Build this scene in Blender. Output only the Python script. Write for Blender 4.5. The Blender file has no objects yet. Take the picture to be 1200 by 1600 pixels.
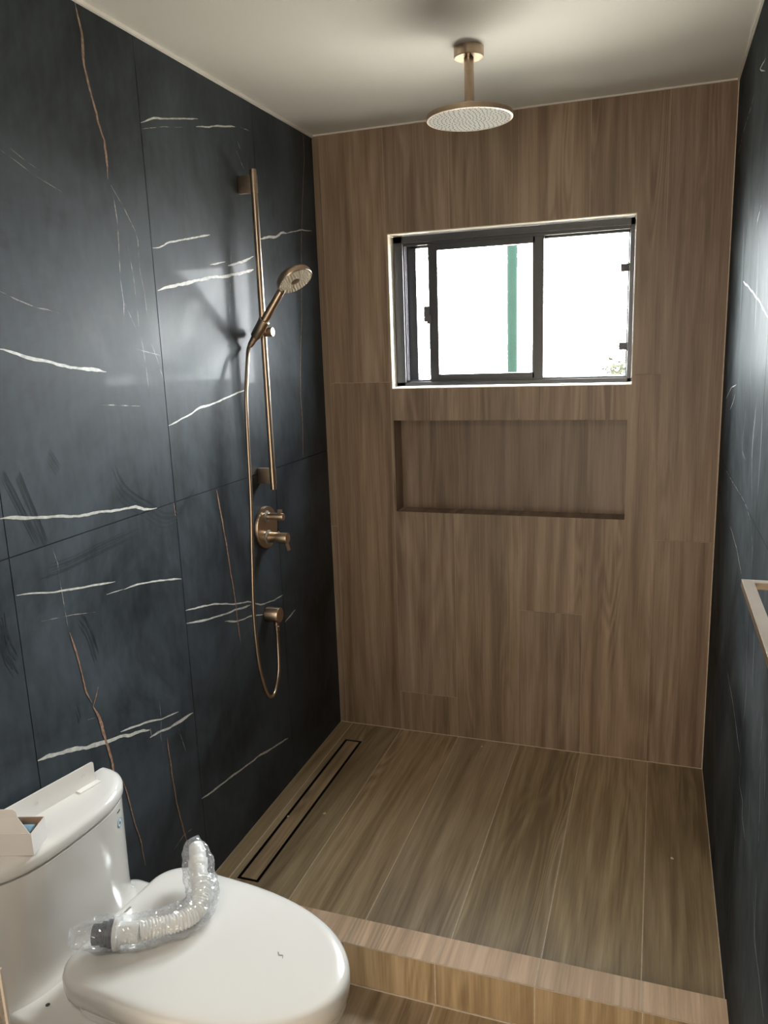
import bpy, bmesh, math, random
from mathutils import Vector, Matrix, noise

random.seed(7)
S = bpy.context.scene
COL = S.collection

# ------------------------------------------------------------------ camera
cam_d = bpy.data.cameras.new('camera')
cam = bpy.data.objects.new('camera', cam_d)
COL.objects.link(cam)
YAW, PIT, ROL = (0.340259, -0.207589, -0.035582)
fw = Vector((-math.sin(YAW)*math.cos(PIT), math.cos(YAW)*math.cos(PIT), math.sin(PIT)))
r0 = Vector((math.cos(YAW), math.sin(YAW), 0))
u0 = r0.cross(fw)
rt = math.cos(ROL)*r0 + math.sin(ROL)*u0
up = -math.sin(ROL)*r0 + math.cos(ROL)*u0
M = Matrix((rt, up, -fw)).transposed().to_4x4()
M.translation = (1.24524, -2.86303, 1.57331)
cam.matrix_world = M
cam_d.sensor_fit = 'VERTICAL'
cam_d.sensor_height = 36.0
cam_d.lens = 1216.791 * 36.0 / 1600.0
cam_d.clip_start = 0.02
S.camera = cam
# ------------------------------------------------------------------ light and exposure
SKY = 85.0
S.view_settings.view_transform = 'Standard'
S.view_settings.look = 'None'
S.view_settings.gamma = 1.0
S.view_settings.use_curve_mapping = False
S.view_settings.exposure = 0.0
S.cycles.max_bounces = 10
S.cycles.diffuse_bounces = 6
S.cycles.glossy_bounces = 5
S.cycles.transparent_max_bounces = 16
S.cycles.sample_clamp_indirect = 0.0
S.cycles.caustics_reflective = False
S.cycles.caustics_refractive = False

W, H = 1.451, 2.352          # room width and ceiling height above the shower floor
ZF = -0.095                  # bathroom floor
YC0, YC1, ZC = -1.126, -1.222, 0.030   # curb back, front, top
YR = -3.75                   # wall behind the camera
WX0, WX1, WZ0, WZ1 = 0.285, 1.157, 1.421, 1.980    # window opening
NX0, NX1, NZ0, NZ1, ND = 0.285, 1.148, 0.938, 1.297, 0.092   # niche

wd = bpy.data.worlds.new('overcast_sky')
S.world = wd
wd.use_nodes = True
nt = wd.node_tree
bg = nt.nodes['Background']
bg.inputs['Strength'].default_value = SKY
bg.inputs['Color'].default_value = (0.95, 0.975, 1.0, 1)

def area_light(name, loc, rot, sx, sy, power, color, portal=False):
    d = bpy.data.lights.new(name, 'AREA')
    d.shape = 'RECTANGLE'; d.size = sx; d.size_y = sy
    d.energy = power; d.color = color
    d.cycles.is_portal = portal
    o = bpy.data.objects.new(name, d)
    COL.objects.link(o)
    o.location = loc; o.rotation_euler = rot
    return o
area_light('window_portal', ((WX0+WX1)/2, 0.20, (WZ0+WZ1)/2), (math.radians(-90), 0, 0),
           WX1-WX0+0.1, WZ1-WZ0+0.1, 1.0, (1, 1, 1), True)
sd = bpy.data.lights.new('sun', 'SUN'); sd.energy = 40.0; sd.angle = math.radians(4); sd.color = (1.0, 0.92, 0.80)
so = bpy.data.objects.new('sun', sd); COL.objects.link(so)
so.rotation_euler = Vector((-0.45, 0.18, -0.87)).to_track_quat('-Z', 'Y').to_euler()   # high behind the house, never into the window
# unseen fill light added under the ceiling behind the camera, no lamp modelled
area_light('ceiling_fill_light', (0.72, -3.1, H-0.02), (0, 0, 0), 0.6, 0.6, 17.0, (1.0, 0.90, 0.78))

# added warm fill light on the solid wall behind the camera, no doorway there
area_light('rear_fill_light', (0.80, YR+0.02, 0.95), (math.radians(90), 0, 0), 0.8, 1.9, 24.0, (1.0, 0.83, 0.64))

# ------------------------------------------------------------------ materials
def mat(name):
    m = bpy.data.materials.new(name); m.use_nodes = True
    n = m.node_tree.nodes; b = n['Principled BSDF']
    return m, m.node_tree, b
def simple(name, col, rough=0.5, metal=0.0, coat=0.0, spec=0.5, var=0.0, vscale=8.0, bump=0.0, bscale=200.0):
    m, t, b = mat(name)
    b.inputs['Base Color'].default_value = (*col, 1)
    b.inputs['Roughness'].default_value = rough
    b.inputs['Metallic'].default_value = metal
    b.inputs['Coat Weight'].default_value = coat
    b.inputs['Coat Roughness'].default_value = 0.05
    b.inputs['Specular IOR Level'].default_value = spec
    tc = t.nodes.new('ShaderNodeTexCoord')
    if var > 0:
        nz = t.nodes.new('ShaderNodeTexNoise'); nz.inputs['Scale'].default_value = vscale
        nz.inputs['Detail'].default_value = 5
        t.links.new(tc.outputs['Object'], nz.inputs['Vector'])
        r = t.nodes.new('ShaderNodeValToRGB')
        r.color_ramp.elements[0].position = 0.3; r.color_ramp.elements[1].position = 0.7
        r.color_ramp.elements[0].color = (*[c*(1-var) for c in col], 1)
        r.color_ramp.elements[1].color = (*[min(1, c*(1+var)) for c in col], 1)
        t.links.new(nz.outputs['Fac'], r.inputs['Fac'])
        t.links.new(r.outputs['Color'], b.inputs['Base Color'])
    if bump > 0:
        nb = t.nodes.new('ShaderNodeTexNoise'); nb.inputs['Scale'].default_value = bscale
        t.links.new(tc.outputs['Object'], nb.inputs['Vector'])
        bp = t.nodes.new('ShaderNodeBump'); bp.inputs['Strength'].default_value = bump
        bp.inputs['Distance'].default_value = 0.002
        t.links.new(nb.outputs['Fac'], bp.inputs['Height'])
        t.links.new(bp.outputs['Normal'], b.inputs['Normal'])
    return m

def wood_mat(name, dark, mid, light, rough=0.42):
    """wood-look porcelain: UV.x runs across the plank in metres, UV.y along it"""
    m, t, b = mat(name)
    N = t.nodes.new; L = t.links.new
    uv = N('ShaderNodeUVMap'); uv.uv_map = 'UVMap'
    def mapped(sx, sy):
        mp = N('ShaderNodeMapping'); mp.inputs['Scale'].default_value = (sx, sy, 1)
        L(uv.outputs['UV'], mp.inputs['Vector']); return mp
    # broad streaks
    n1 = N('ShaderNodeTexNoise'); n1.inputs['Scale'].default_value = 1; n1.inputs['Detail'].default_value = 4
    n1.inputs['Distortion'].default_value = 0.4
    L(mapped(20, 0.7).outputs[0], n1.inputs['Vector'])
    # fine fibre
    n2 = N('ShaderNodeTexNoise'); n2.inputs['Scale'].default_value = 1; n2.inputs['Detail'].default_value = 6
    n2.inputs['Roughness'].default_value = 0.65
    L(mapped(170, 5).outputs[0], n2.inputs['Vector'])
    # cathedral figure: contour lines of a stretched noise field
    n3 = N('ShaderNodeTexNoise'); n3.inputs['Scale'].default_value = 1; n3.inputs['Detail'].default_value = 1.5
    L(mapped(4.0, 0.38).outputs[0], n3.inputs['Vector'])
    k = N('ShaderNodeMath'); k.operation = 'MULTIPLY'; k.inputs[1].default_value = 95.0
    L(n3.outputs['Fac'], k.inputs[0])
    s = N('ShaderNodeMath'); s.operation = 'SINE'; L(k.outputs[0], s.inputs[0])
    s2 = N('ShaderNodeMath'); s2.operation = 'MULTIPLY_ADD'; s2.inputs[1].default_value = 0.040; s2.inputs[2].default_value = -0.06
    L(s.outputs[0], s2.inputs[0])
    # bolder figure only in some bands of the board
    n4 = N('ShaderNodeTexNoise'); n4.inputs['Scale'].default_value = 1; n4.inputs['Detail'].default_value = 1
    L(mapped(8.0, 0.55).outputs[0], n4.inputs['Vector'])
    mk = N('ShaderNodeMapRange'); mk.inputs[1].default_value = 0.52; mk.inputs[2].default_value = 0.66
    mk.inputs[3].default_value = 0.0; mk.inputs[4].default_value = 0.085; L(n4.outputs['Fac'], mk.inputs[0])
    n5 = N('ShaderNodeTexNoise'); n5.inputs['Scale'].default_value = 1; n5.inputs['Detail'].default_value = 2.5
    n5.inputs['Distortion'].default_value = 0.3
    L(mapped(6.5, 0.6).outputs[0], n5.inputs['Vector'])
    k5 = N('ShaderNodeMath'); k5.operation = 'MULTIPLY'; k5.inputs[1].default_value = 120.0; L(n5.outputs['Fac'], k5.inputs[0])
    s5 = N('ShaderNodeMath'); s5.operation = 'SINE'; L(k5.outputs[0], s5.inputs[0])
    f5 = N('ShaderNodeMath'); f5.operation = 'MULTIPLY'; L(s5.outputs[0], f5.inputs[0]); L(mk.outputs[0], f5.inputs[1])
    f6 = N('ShaderNodeMath'); f6.operation = 'SUBTRACT'; L(f5.outputs[0], f6.inputs[0])
    h5 = N('ShaderNodeMath'); h5.operation = 'MULTIPLY'; h5.inputs[1].default_value = 0.5; L(mk.outputs[0], h5.inputs[0]); L(h5.outputs[0], f6.inputs[1])
    s3 = N('ShaderNodeMath'); s3.operation = 'ADD'; L(s2.outputs[0], s3.inputs[0]); L(f6.outputs[0], s3.inputs[1]); s2 = s3
    a1 = N('ShaderNodeMath'); a1.operation = 'MULTIPLY_ADD'; a1.inputs[1].default_value = 0.74
    L(n1.outputs['Fac'], a1.inputs[0]); L(s2.outputs[0], a1.inputs[2])
    a2 = N('ShaderNodeMath'); a2.operation = 'MULTIPLY_ADD'; a2.inputs[1].default_value = 0.44
    L(n2.outputs['Fac'], a2.inputs[0]); L(a1.outputs[0], a2.inputs[2])
    r = N('ShaderNodeValToRGB')
    e = r.color_ramp.elements
    e[0].position = 0.36; e[0].color = (*dark, 1)
    e[1].position = 0.70; e[1].color = (*light, 1)
    mm = e.new(0.53); mm.color = (*mid, 1)
    L(a2.outputs[0], r.inputs['Fac'])
    at = N('ShaderNodeAttribute'); at.attribute_name = 'tone'
    mx = N('ShaderNodeMix'); mx.data_type = 'RGBA'; mx.blend_type = 'MULTIPLY'; mx.inputs[0].default_value = 1.0
    L(r.outputs['Color'], mx.inputs[6]); L(at.outputs['Color'], mx.inputs[7])
    L(mx.outputs[2], b.inputs['Base Color'])
    b.inputs['Roughness'].default_value = rough
    bp = N('ShaderNodeBump'); bp.inputs['Strength'].default_value = 0.12; bp.inputs['Distance'].default_value = 0.0012
    L(n2.outputs['Fac'], bp.inputs['Height']); L(bp.outputs['Normal'], b.inputs['Normal'])
    return m

def marble_mat(name, c0, c1, rough0, rough1, coat=0.045, coatr=0.06, spec=0.15):
    m, t, b = mat(name)
    N = t.nodes.new; L = t.links.new
    tc = N('ShaderNodeTexCoord')
    n1 = N('ShaderNodeTexNoise'); n1.inputs['Scale'].default_value = 2.2; n1.inputs['Detail'].default_value = 7
    n1.inputs['Roughness'].default_value = 0.62; n1.inputs['Distortion'].default_value = 0.6
    L(tc.outputs['Object'], n1.inputs['Vector'])
    n2 = N('ShaderNodeTexNoise'); n2.inputs['Scale'].default_value = 38; n2.inputs['Detail'].default_value = 4
    mp = N('ShaderNodeMapping'); mp.inputs['Scale'].default_value = (1, 1, 0.35)
    L(tc.outputs['Object'], mp.inputs['Vector']); L(mp.outputs[0], n2.inputs['Vector'])
    a = N('ShaderNodeMath'); a.operation = 'MULTIPLY_ADD'; a.inputs[1].default_value = 0.22
    L(n2.outputs['Fac'], a.inputs[0]); L(n1.outputs['Fac'], a.inputs[2])
    r = N('ShaderNodeValToRGB'); e = r.color_ramp.elements
    e[0].position = 0.42; e[0].color = (*c0, 1); e[1].position = 0.78; e[1].color = (*c1, 1)
    L(a.outputs[0], r.inputs['Fac']); L(r.outputs['Color'], b.inputs['Base Color'])
    mr = N('ShaderNodeMapRange'); mr.inputs[1].default_value = 0.4; mr.inputs[2].default_value = 0.8
    mr.inputs[3].default_value = rough0; mr.inputs[4].default_value = rough1
    L(a.outputs[0], mr.inputs[0]); L(mr.outputs[0], b.inputs['Roughness'])
    b.inputs['Coat Weight'].default_value = coat
    b.inputs['Coat Roughness'].default_value = coatr
    b.inputs['Coat IOR'].default_value = 1.4
    b.inputs['Specular IOR Level'].default_value = spec
    return m

def see_through(name, gloss, rough, tint, milk=0.0, milkcol=(0.9, 0.92, 0.95)):
    m = bpy.data.materials.new(name); m.use_nodes = True
    t = m.node_tree; t.nodes.clear(); N = t.nodes.new; L = t.links.new
    out = N('ShaderNodeOutputMaterial')
    tr = N('ShaderNodeBsdfTransparent'); tr.inputs['Color'].default_value = (*tint, 1)
    gl = N('ShaderNodeBsdfGlossy'); gl.inputs['Roughness'].default_value = rough
    lw = N('ShaderNodeLayerWeight'); lw.inputs['Blend'].default_value = 0.25
    if milk > 0:
        tc = N('ShaderNodeTexCoord'); nz = N('ShaderNodeTexVoronoi'); nz.feature = 'DISTANCE_TO_EDGE'; nz.inputs['Scale'].default_value = 70
        mp = N('ShaderNodeMapping'); mp.inputs['Scale'].default_value = (1.0, 1.6, 0.8)
        bp = N('ShaderNodeBump'); bp.inputs['Strength'].default_value = 0.9; bp.inputs['Distance'].default_value = 0.004
        L(tc.outputs['Object'], mp.inputs['Vector']); L(mp.outputs[0], nz.inputs['Vector'])
        L(nz.outputs['Distance'], bp.inputs['Height']); L(bp.outputs['Normal'], gl.inputs['Normal'])
    k = N('ShaderNodeMath'); k.operation = 'MULTIPLY_ADD'; k.inputs[1].default_value = gloss; k.inputs[2].default_value = 0.10 if milk > 0 else 0.0
    L(lw.outputs['Fresnel'], k.inputs[0])
    mx = N('ShaderNodeMixShader')
    L(k.outputs[0], mx.inputs[0]); L(tr.outputs[0], mx.inputs[1]); L(gl.outputs[0], mx.inputs[2])
    last = mx
    if milk > 0:
        df = N('ShaderNodeBsdfDiffuse'); df.inputs['Color'].default_value = (*milkcol, 1)
        tl = N('ShaderNodeBsdfTranslucent'); tl.inputs['Color'].default_value = (*milkcol, 1)
        m1 = N('ShaderNodeMixShader'); m1.inputs[0].default_value = 0.5
        L(df.outputs[0], m1.inputs[1]); L(tl.outputs[0], m1.inputs[2])
        m2 = N('ShaderNodeMixShader'); m2.inputs[0].default_value = milk
        L(mx.outputs[0], m2.inputs[1]); L(m1.outputs[0], m2.inputs[2]); last = m2
    L(last.outputs[0], out.inputs['Surface'])
    return m

MT = {}
MT['wood'] = wood_mat('wood_look_wall_tile', (0.175, 0.118, 0.076), (0.275, 0.195, 0.133), (0.38, 0.285, 0.205))
MT['woodfloor'] = wood_mat('wood_look_floor_tile', (0.235, 0.168, 0.097), (0.38, 0.285, 0.172), (0.52, 0.405, 0.265), 0.38)
MT['woodcurb'] = wood_mat('wood_look_curb_tile', (0.46, 0.33, 0.215), (0.62, 0.46, 0.32), (0.76, 0.60, 0.44), 0.45)
MT['grout'] = simple('sand_grout', (0.66, 0.57, 0.45), 0.9, var=0.12, vscale=60)
MT['wallgrout'] = simple('tan_grout', (0.42, 0.34, 0.26), 0.9, var=0.12, vscale=60)
MT['darkgrout'] = simple('black_joint', (0.012, 0.012, 0.013), 0.9, var=0.2, vscale=50)
MT['marble'] = marble_mat('black_marble_tile', (0.012, 0.015, 0.017), (0.062, 0.076, 0.090), 0.42, 0.58)
MT['marbledusty'] = marble_mat('dusty_black_marble_tile', (0.016, 0.019, 0.021), (0.075, 0.085, 0.090), 0.62, 0.75, 0.16, 0.38, 0.0)
MT['veinw'] = simple('white_vein', (0.52, 0.52, 0.48), 0.45, var=0.25, vscale=70)
MT['veint'] = simple('grey_hair_vein', (0.24, 0.235, 0.21), 0.45, var=0.5, vscale=120)
MT['veinc'] = simple('copper_vein', (0.30, 0.175, 0.115), 0.45, var=0.5, vscale=110)
MT['smear'] = marble_mat('wiped_tile', (0.012, 0.015, 0.017), (0.043, 0.053, 0.063), 0.37, 0.50)
MT['dust'] = simple('dust_streak', (0.10, 0.11, 0.112), 0.7, var=0.3, vscale=60)
MT['paint'] = simple('ceiling_paint', (0.70, 0.69, 0.65), 0.7, var=0.02, vscale=3)
MT['trim'] = simple('white_edge_bead', (0.82, 0.80, 0.74), 0.5, var=0.03, vscale=20)
MT['reveal'] = simple('cream_window_reveal', (0.80, 0.74, 0.62), 0.6, var=0.05, vscale=14)
MT['alu'] = simple('black_aluminium', (0.034, 0.038, 0.045), 0.35, 0.0, spec=0.6, var=0.1, vscale=30)
MT['gasket'] = simple('grey_gasket', (0.10, 0.10, 0.11), 0.5, var=0.1, vscale=30)
MT['glass'] = see_through('window_glass', 0.8, 0.02, (0.97, 0.99, 0.98))
MT['bronze'] = simple('brushed_bronze', (0.50, 0.395, 0.295), 0.30, 1.0, var=0.06, vscale=40, bump=0.05, bscale=500)
MT['bronzed'] = simple('dark_bronze_seam', (0.10, 0.075, 0.055), 0.45, 0.8, var=0.1, vscale=40)
MT['sprayface'] = simple('pale_spray_face', (0.34, 0.34, 0.325), 0.6, 0.0, spec=0.03, var=0.02, vscale=30)
MT['handface'] = simple('cream_spray_face', (0.62, 0.55, 0.44), 0.35, 0.2, var=0.05, vscale=60)
MT['nozzle'] = simple('grey_nozzle_rubber', (0.07, 0.07, 0.068), 0.8, spec=0.05, var=0.1, vscale=90)
MT['nozzlel'] = simple('pale_nozzle_rubber', (0.72, 0.67, 0.56), 0.5, var=0.08, vscale=90)
MT['drain'] = simple('black_drain_slot', (0.006, 0.006, 0.006), 0.6, var=0.2, vscale=30)
MT['ceramic'] = simple('white_glazed_ceramic', (0.72, 0.705, 0.68), 0.14, coat=0.6, var=0.01, vscale=4)
MT['lidplastic'] = simple('white_seat_plastic', (0.70, 0.69, 0.665), 0.18, coat=0.4, var=0.01, vscale=4)
MT['ink'] = simple('dark_print', (0.03, 0.035, 0.04), 0.5, var=0.1, vscale=80)
MT['blueink'] = simple('blue_print', (0.10, 0.30, 0.48), 0.5, var=0.1, vscale=80)
MT['stickerw'] = simple('sticker_paper', (0.66, 0.76, 0.80), 0.5, var=0.04, vscale=80)
MT['pvc'] = simple('white_pvc', (0.84, 0.84, 0.82), 0.35, var=0.02, vscale=20)
MT['darknut'] = simple('slate_plastic', (0.055, 0.062, 0.075), 0.45, var=0.15, vscale=60)
MT['bag'] = see_through('clear_plastic_film', 0.35, 0.12, (0.99, 0.995, 1.0), 0.13, (0.97, 0.98, 1.0))
MT['steel'] = simple('white_powder_coat', (0.80, 0.785, 0.76), 0.4, var=0.02, vscale=20)
MT['card'] = simple('white_card', (0.74, 0.70, 0.67), 0.7, var=0.03, vscale=20)
MT['cardin'] = simple('bare_card', (0.40, 0.26, 0.18), 0.85, var=0.08, vscale=40)
MT['bluep'] = simple('blue_plastic', (0.20, 0.34, 0.45), 0.35, var=0.1, vscale=40)
MT['speckle'] = simple('speckled_board', (0.42, 0.38, 0.33), 0.6, var=0.28, vscale=160)
MT['edge'] = simple('board_edge_band', (0.46, 0.41, 0.35), 0.5, var=0.04, vscale=30)
MT['crumb'] = simple('plaster', (0.74, 0.66, 0.52), 0.9, var=0.1, vscale=200)
MT['drywall'] = simple('drywall_paint', (0.70, 0.68, 0.64), 0.8, var=0.03, vscale=3)
MT['yard'] = simple('pale_concrete', (0.27, 0.245, 0.21), 0.9, var=0.1, vscale=2)
MT['green'] = simple('green_paint', (0.0032, 0.0068, 0.0052), 0.9, spec=0.02, var=0.08, vscale=6)
MT['leaf'] = simple('leaves', (0.0075, 0.0085, 0.0038), 0.8, spec=0.05, var=0.45, vscale=5)
MT['bark'] = simple('bark', (0.16, 0.12, 0.09), 0.9, var=0.3, vscale=20)
MT['film'] = simple('dried_grout_haze', (0.40, 0.35, 0.29), 0.9, var=0.2, vscale=80)

# ------------------------------------------------------------------ mesh helpers
def obj(name, bm, mats, parent=None, smooth=False, angle=40):
    if not isinstance(mats, (list, tuple)): mats = [mats]
    me = bpy.data.meshes.new(name)
    bmesh.ops.recalc_face_normals(bm, faces=bm.faces[:]) if not getattr(bm, '_keep', False) else None
    org = Vector((0, 0, 0))
    if parent is not None:
        p = parent
        while p is not None:
            org += p.location; p = p.parent
    bmesh.ops.translate(bm, verts=bm.verts[:], vec=-org)
    bm.to_mesh(me); bm.free()
    for m in mats: me.materials.append(MT[m])
    o = bpy.data.objects.new(name, me)
    COL.objects.link(o)
    if parent is not None: o.parent = parent
    if smooth:
        me.polygons.foreach_set('use_smooth', [True]*len(me.polygons))
        try: me.set_sharp_from_angle(angle=math.radians(angle))
        except Exception: pass
    return o
def rebase(o, loc):
    """move the origin of a single-mesh thing to its base"""
    d = Vector(loc) - o.location
    o.data.transform(Matrix.Translation(-d)); o.location = loc
    return o
def thing(name, label, cat, loc, group=None):
    o = bpy.data.objects.new(name, None); COL.objects.link(o)
    o.location = loc; o.empty_display_size = 0.05
    o['label'] = label; o['category'] = cat
    if group: o['group'] = group
    return o
def tag(o, label, cat, group=None):
    o['label'] = label; o['category'] = cat
    if group: o['group'] = group
    return o
def struct(o, label=None):
    o['kind'] = 'structure'
    if label: o['label'] = label; 
    return o

def box(bm, x0, x1, y0, y1, z0, z1, mi=0, bevel=0.0, M=None):
    vs = [bm.verts.new((x, y, z)) for x in (x0, x1) for y in (y0, y1) for z in (z0, z1)]
    F = [(0, 1, 3, 2), (4, 6, 7, 5), (0, 4, 5, 1), (2, 3, 7, 6), (0, 2, 6, 4), (1, 5, 7, 3)]
    fs = [bm.faces.new([vs[i] for i in f]) for f in F]
    for f in fs: f.material_index = mi
    if bevel > 0:
        es = list({e for f in fs for e in f.edges})
        r = bmesh.ops.bevel(bm, geom=es, offset=bevel, segments=2, profile=0.7, affect='EDGES')
        vs = list({v for f in r['faces'] for v in f.verts})
        vs = list({v for f in r['faces'] for v in f.verts} | {v for v in vs if v.is_valid})
        for f in r['faces']: f.material_index = mi
    if M is not None:
        allv = set()
        stack = [v for v in vs if v.is_valid]
        while stack:
            v = stack.pop()
            if v in allv: continue
            allv.add(v); stack += [e.other_vert(v) for e in v.link_edges]
        bmesh.ops.transform(bm, matrix=M, verts=list(allv))
    return fs

def frame_of(d):
    d = Vector(d).normalized()
    a = Vector((0, 0, 1)) if abs(d.z) < 0.9 else Vector((1, 0, 0))
    u = d.cross(a).normalized(); v = d.cross(u).normalized()
    return d, u, v
def lathe(bm, A, d, prof, n=40, mi=0, cap0=True, cap1=True):
    """rings of radius r at distance t from A along d; prof = [(t, r), ...]"""
    A = Vector(A); d, u, v = frame_of(d)
    rings = []
    for t, r in prof:
        c = A + d*t
        if r < 1e-6: rings.append([bm.verts.new(c)])
        else: rings.append([bm.verts.new(c + (u*math.cos(2*math.pi*k/n) + v*math.sin(2*math.pi*k/n))*r) for k in range(n)])
    fs = []
    for a, b in zip(rings, rings[1:]):
        for k in range(n):
            k2 = (k+1) % n
            if len(a) == 1 and len(b) == 1: continue
            if len(a) == 1: f = [a[0], b[k2], b[k]]
            elif len(b) == 1: f = [a[k], a[k2], b[0]]
            else: f = [a[k], a[k2], b[k2], b[k]]
            fs.append(bm.faces.new(f))
    if cap0 and len(rings[0]) > 1: fs.append(bm.faces.new(rings[0][::-1]))
    if cap1 and len(rings[-1]) > 1: fs.append(bm.faces.new(rings[-1]))
    for f in fs: f.material_index = mi
    return fs
def catmull(P, per=10):
    P = [Vector(p) for p in P]
    Q = [P[0]*2-P[1]] + P + [P[-1]*2-P[-2]]
    out = []
    for i in range(1, len(Q)-2):
        for k in range(per):
            t = k/per
            a, b, c, d = Q[i-1], Q[i], Q[i+1], Q[i+2]
            out.append(0.5*((2*b)+(c-a)*t+(2*a-5*b+4*c-d)*t*t+(3*b-a-3*c+d)*t**3))
    out.append(P[-1]); return out
def sweep(bm, pts, rad, n=16, mi=0, cap=True, flat=1.0):
    """tube along pts; rad a number or a function of (index fraction, angle)"""
    rings = []; prev = None
    for i, p in enumerate(pts):
        if i == 0: t = pts[1]-pts[0]
        elif i == len(pts)-1: t = pts[-1]-pts[-2]
        else: t = pts[i+1]-pts[i-1]
        t = t.normalized()
        if prev is None:
            a = Vector((0, 0, 1)) if abs(t.z) < 0.9 else Vector((1, 0, 0))
            u = (a - t*a.dot(t)).normalized()
        else:
            u = (prev - t*prev.dot(t)).normalized()
        prev = u; v = t.cross(u)
        ring = []
        for k in range(n):
            an = 2*math.pi*k/n
            r = rad(i/(len(pts)-1), an) if callable(rad) else rad
            ring.append(bm.verts.new(p + (u*math.cos(an)*flat + v*math.sin(an))*r))
        rings.append(ring)
    for a, b in zip(rings, rings[1:]):
        for k in range(n):
            f = bm.faces.new((a[k], a[(k+1) % n], b[(k+1) % n], b[k])); f.material_index = mi
    if cap:
        for r in (rings[0][::-1], rings[-1]):
            f = bm.faces.new(r); f.material_index = mi
    return rings
def loft(bm, rings, mi=0, cap0=True, cap1=True):
    R = [[bm.verts.new(p) for p in r] for r in rings]
    n = len(R[0]); fs = []
    for a, b in zip(R, R[1:]):
        for k in range(n): fs.append(bm.faces.new((a[k], a[(k+1) % n], b[(k+1) % n], b[k])))
    if cap0: fs.append(bm.faces.new(R[0][::-1]))
    if cap1: fs.append(bm.faces.new(R[-1]))
    for f in fs: f.material_index = mi
    return R

# planks: rectangles on a plane, with UV in metres and a tone of their own
def rect_minus(r, h):
    a0, a1, b0, b1 = r; h0, h1, k0, k1 = h
    if h0 >= a1 or h1 <= a0 or k0 >= b1 or k1 <= b0: return [r]
    out = []
    if h0 > a0: out.append((a0, h0, b0, b1))
    if h1 < a1: out.append((h1, a1, b0, b1))
    m0, m1 = max(a0, h0), min(a1, h1)
    if k0 > b0: out.append((m0, m1, b0, k0))
    if k1 < b1: out.append((m0, m1, k1, b1))
    return out
class Planks:
    def __init__(s, bm):
        s.bm = bm; s.uv = bm.loops.layers.uv.new('UVMap')
        s.tone = bm.loops.layers.float_color.new('tone')
    def add(s, rect, to3, holes=(), gap=0.0015, mi=0, tone=None, along='b', off=None, tint=0.05):
        a0, a1, b0, b1 = rect
        rs = [(a0+gap, a1-gap, b0+gap, b1-gap)]
        for h in holes: rs = [q for r in rs for q in rect_minus(r, h)]
        if off is None: off = (random.uniform(0, 40), random.uniform(0, 40))
        if tone is None:
            t = random.uniform(0.86, 1.12); tone = (t*(1+random.uniform(-tint, tint)*0.5), t, t*(1+random.uniform(-tint, tint)))
        for r in rs:
            cs = [(r[0], r[2]), (r[1], r[2]), (r[1], r[3]), (r[0], r[3])]
            f = s.bm.faces.new([s.bm.verts.new(to3(a, b)) for a, b in cs])
            f.material_index = mi
            for lp, (a, b) in zip(f.loops, cs):
                u, v = (a-a0, b-b0) if along == 'b' else (b-b0, a-a0)
                lp[s.uv].uv = (u+off[0], v+off[1])
                lp[s.tone] = (*tone, 1)

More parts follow.
